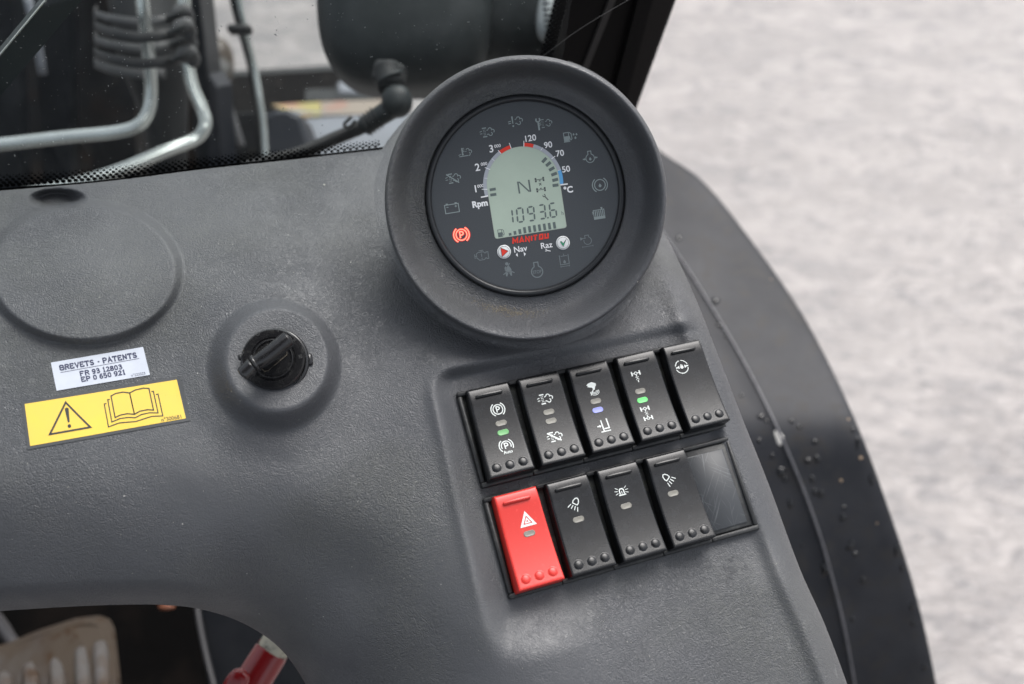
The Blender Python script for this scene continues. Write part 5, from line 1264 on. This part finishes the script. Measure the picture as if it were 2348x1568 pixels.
# ------------------------------------------------------------------ foot well seen through the cut-out
WZ = to_world(at(200, 1500, .95))[0][2]
def build_pedal():
    g = empty('pedal', at(120, 1560, .80)); tag(g, 'worn dirty pale ribbed metal pedal in the foot well', 'pedal')
    V, F = prism([(-80, 1502, .86), (0, 1484, .86), (80, 1452, .86), (160, 1426, .86), (215, 1420, .86), (238, 1428, .86), (250, 1450, .85), (262, 1560, .80), (275, 1760, .76), (-80, 1760, .76)], .012, .004); put('plate', V, F, M_pedal, g, smooth=False)
    for xt, xb, yt in ((10, 18, 1545), (68, 78, 1525), (128, 140, 1512), (186, 200, 1492), (228, 243, 1480)):
        V, F = tube([at(xt, yt, .838), at(xt+2, yt+12, .832), at((xt+xb)/2+2, 1610, .788), at(xb, 1740, .752)], [.003, .0062, .0066, .0062], 12, 5); put('rib', V, F, M_rib, g)
build_pedal()
V, F = prism([(-700, 1230, 1.1), (900, 1230, 1.1), (900, 2100, 1.0), (-700, 2100, 1.0)], .03); tag(put('cab_floor', V, F, M_floor, smooth=False), kind='structure')
thing_tube('steel_link', [at(-30, 1395, .92), at(0, 1430, .90), at(24, 1468, .88), at(50, 1500, .87)], .006, M_ferail, 'grey steel rod at the left edge of the foot well', 'rod')
V, F = prism([(440, 1330, .95), (900, 1330, .90), (900, 1800, .80), (505, 1800, .84)], .02, .003); g = empty('side_console', at(600, 1500, .88)); tag(g, 'dark blue-grey console panel beside the red lever', 'console panel'); put('panel', V, F, mat('console_plastic', (.0065, .0075, .0095), .6, .12, var=(18, (.011, .012, .014), .5, .7)), g, smooth=False)
V, F = tube([at(449, 1360, .935), at(456, 1420, .92), at(472, 1500, .895), at(492, 1580, .875), at(520, 1700, .85)], .0028, 10, 6); put('panel_edge', V, F, M_ferail, g)
V, F = superell(at(382, 1391, .9), (.008, .003, .004), I3, 2, 12, 8); tag(put('orange_light_spot', V, F, mat('orange_light_paint', (.16, .05, .02), .5)), 'small orange light in a hole just under the dashboard edge, painted as a blob', 'painted light spot')  # orange light from a hole, painted as a solid blob
def build_lever():
    g = empty('control_lever', at(600, 1500, .60)); tag(g, 'red plastic lever grip on a cream collar under the dashboard edge', 'lever')
    V, F = tube([at(660, 1434, .60), at(640, 1466, .60), at(622, 1496, .60)], .0096, 28, 3); put('collar', V, F, M_cream, g)
    V, F = tube([at(621, 1495, .60), at(619, 1499, .60), at(577, 1566, .592), at(500, 1690, .575)], [.0098, .0105, .0107, .0107], 32, 6); put('grip', V, F, M_redgrip, g)
    V, F = superell(at(541, 1566, .575), (.0065, .0085, .005), R_(0, 0, -.6), 2.6, 24, 16); put('trigger', V, F, M_redgrip, g)
build_lever()

# ------------------------------------------------------------------ ground outside, cab roof
def ground_mat():
    m = bpy.data.materials.new('gravel_ground'); m.use_nodes = True; t = m.node_tree; L = t.links; N = t.nodes; b = N['Principled BSDF']
    tc = N.new('ShaderNodeTexCoord'); mp = N.new('ShaderNodeMapping'); mp.inputs['Rotation'].default_value = (0, 0, .45); mp.inputs['Scale'].default_value = (1, 2.0, 1); L.new(tc.outputs['Object'], mp.inputs[0])
    mp2 = N.new('ShaderNodeMapping'); mp2.inputs['Rotation'].default_value = (0, 0, -.25); mp2.inputs['Scale'].default_value = (1, 2.4, 1); mp2.inputs['Location'].default_value = (3, 1, 0); L.new(tc.outputs['Object'], mp2.inputs[0])
    def noise(s, d, v): n = N.new('ShaderNodeTexNoise'); n.inputs['Scale'].default_value = s; n.inputs['Detail'].default_value = d; n.inputs['Roughness'].default_value = .6; n.inputs['Distortion'].default_value = 1.1; L.new(v, n.inputs['Vector']); return n.outputs[0]
    def mr(s, a, c): r = N.new('ShaderNodeMapRange'); r.inputs[1].default_value = a; r.inputs[2].default_value = c; L.new(s, r.inputs[0]); return r.outputs[0]
    def mix(f, a, c):
        q = N.new('ShaderNodeMix'); q.data_type = 'RGBA'; L.new(f, q.inputs[0])
        for i, v in ((6, a), (7, c)):
            if isinstance(v, tuple): q.inputs[i].default_value = (*v, 1)
            else: L.new(v, q.inputs[i])
        return q.outputs[2]
    O = tc.outputs['Object']
    c = mix(mr(noise(2.4, 4, mp.outputs[0]), .40, .62), (.205, .187, .180), (.268, .245, .234))
    c = mix(mr(noise(6.5, 3, mp.outputs[0]), .50, .66), c, (.150, .140, .141))
    c = mix(mr(noise(5.5, 3, mp2.outputs[0]), .52, .66), c, (.300, .273, .260))
    c = mix(mr(noise(13, 3, mp2.outputs[0]), .56, .68), c, (.125, .118, .121))
    L.new(c, b.inputs['Base Color']); b.inputs['Roughness'].default_value = .36; b.inputs['Specular IOR Level'].default_value = .75
    bp = N.new('ShaderNodeBump'); bp.inputs['Strength'].default_value = .5; bp.inputs['Distance'].default_value = .012; L.new(noise(30, 6, mp.outputs[0]), bp.inputs['Height']); L.new(bp.outputs[0], b.inputs['Normal'])
    return m
me = mesh('ground', [(-150, -150, 0), (150, -150, 0), (150, 150, 0), (-150, 150, 0)], [(0, 1, 2, 3)], ground_mat(), False)
o = bpy.data.objects.new('ground', me); COL.objects.link(o); tag(o, kind='structure')
# unseen cab roof and low walls, put in and sized for their shade
def wbox(name, c, s, m):
    V, F = box(c, s, None, .02); me = mesh(name, V, F, m, False); o = bpy.data.objects.new(name, me); COL.objects.link(o); return tag(o, kind='structure')
wbox('roof', (-.25, -.28, 3.02), (1.0, .85, .08), M_lining)
wbox('wall_rear', (-.25, -1.00, 1.55), (1.15, .06, .95), M_lining)
wbox('wall_left', (-.95, -.20, 1.55), (.05, 1.6, .95), M_lining)
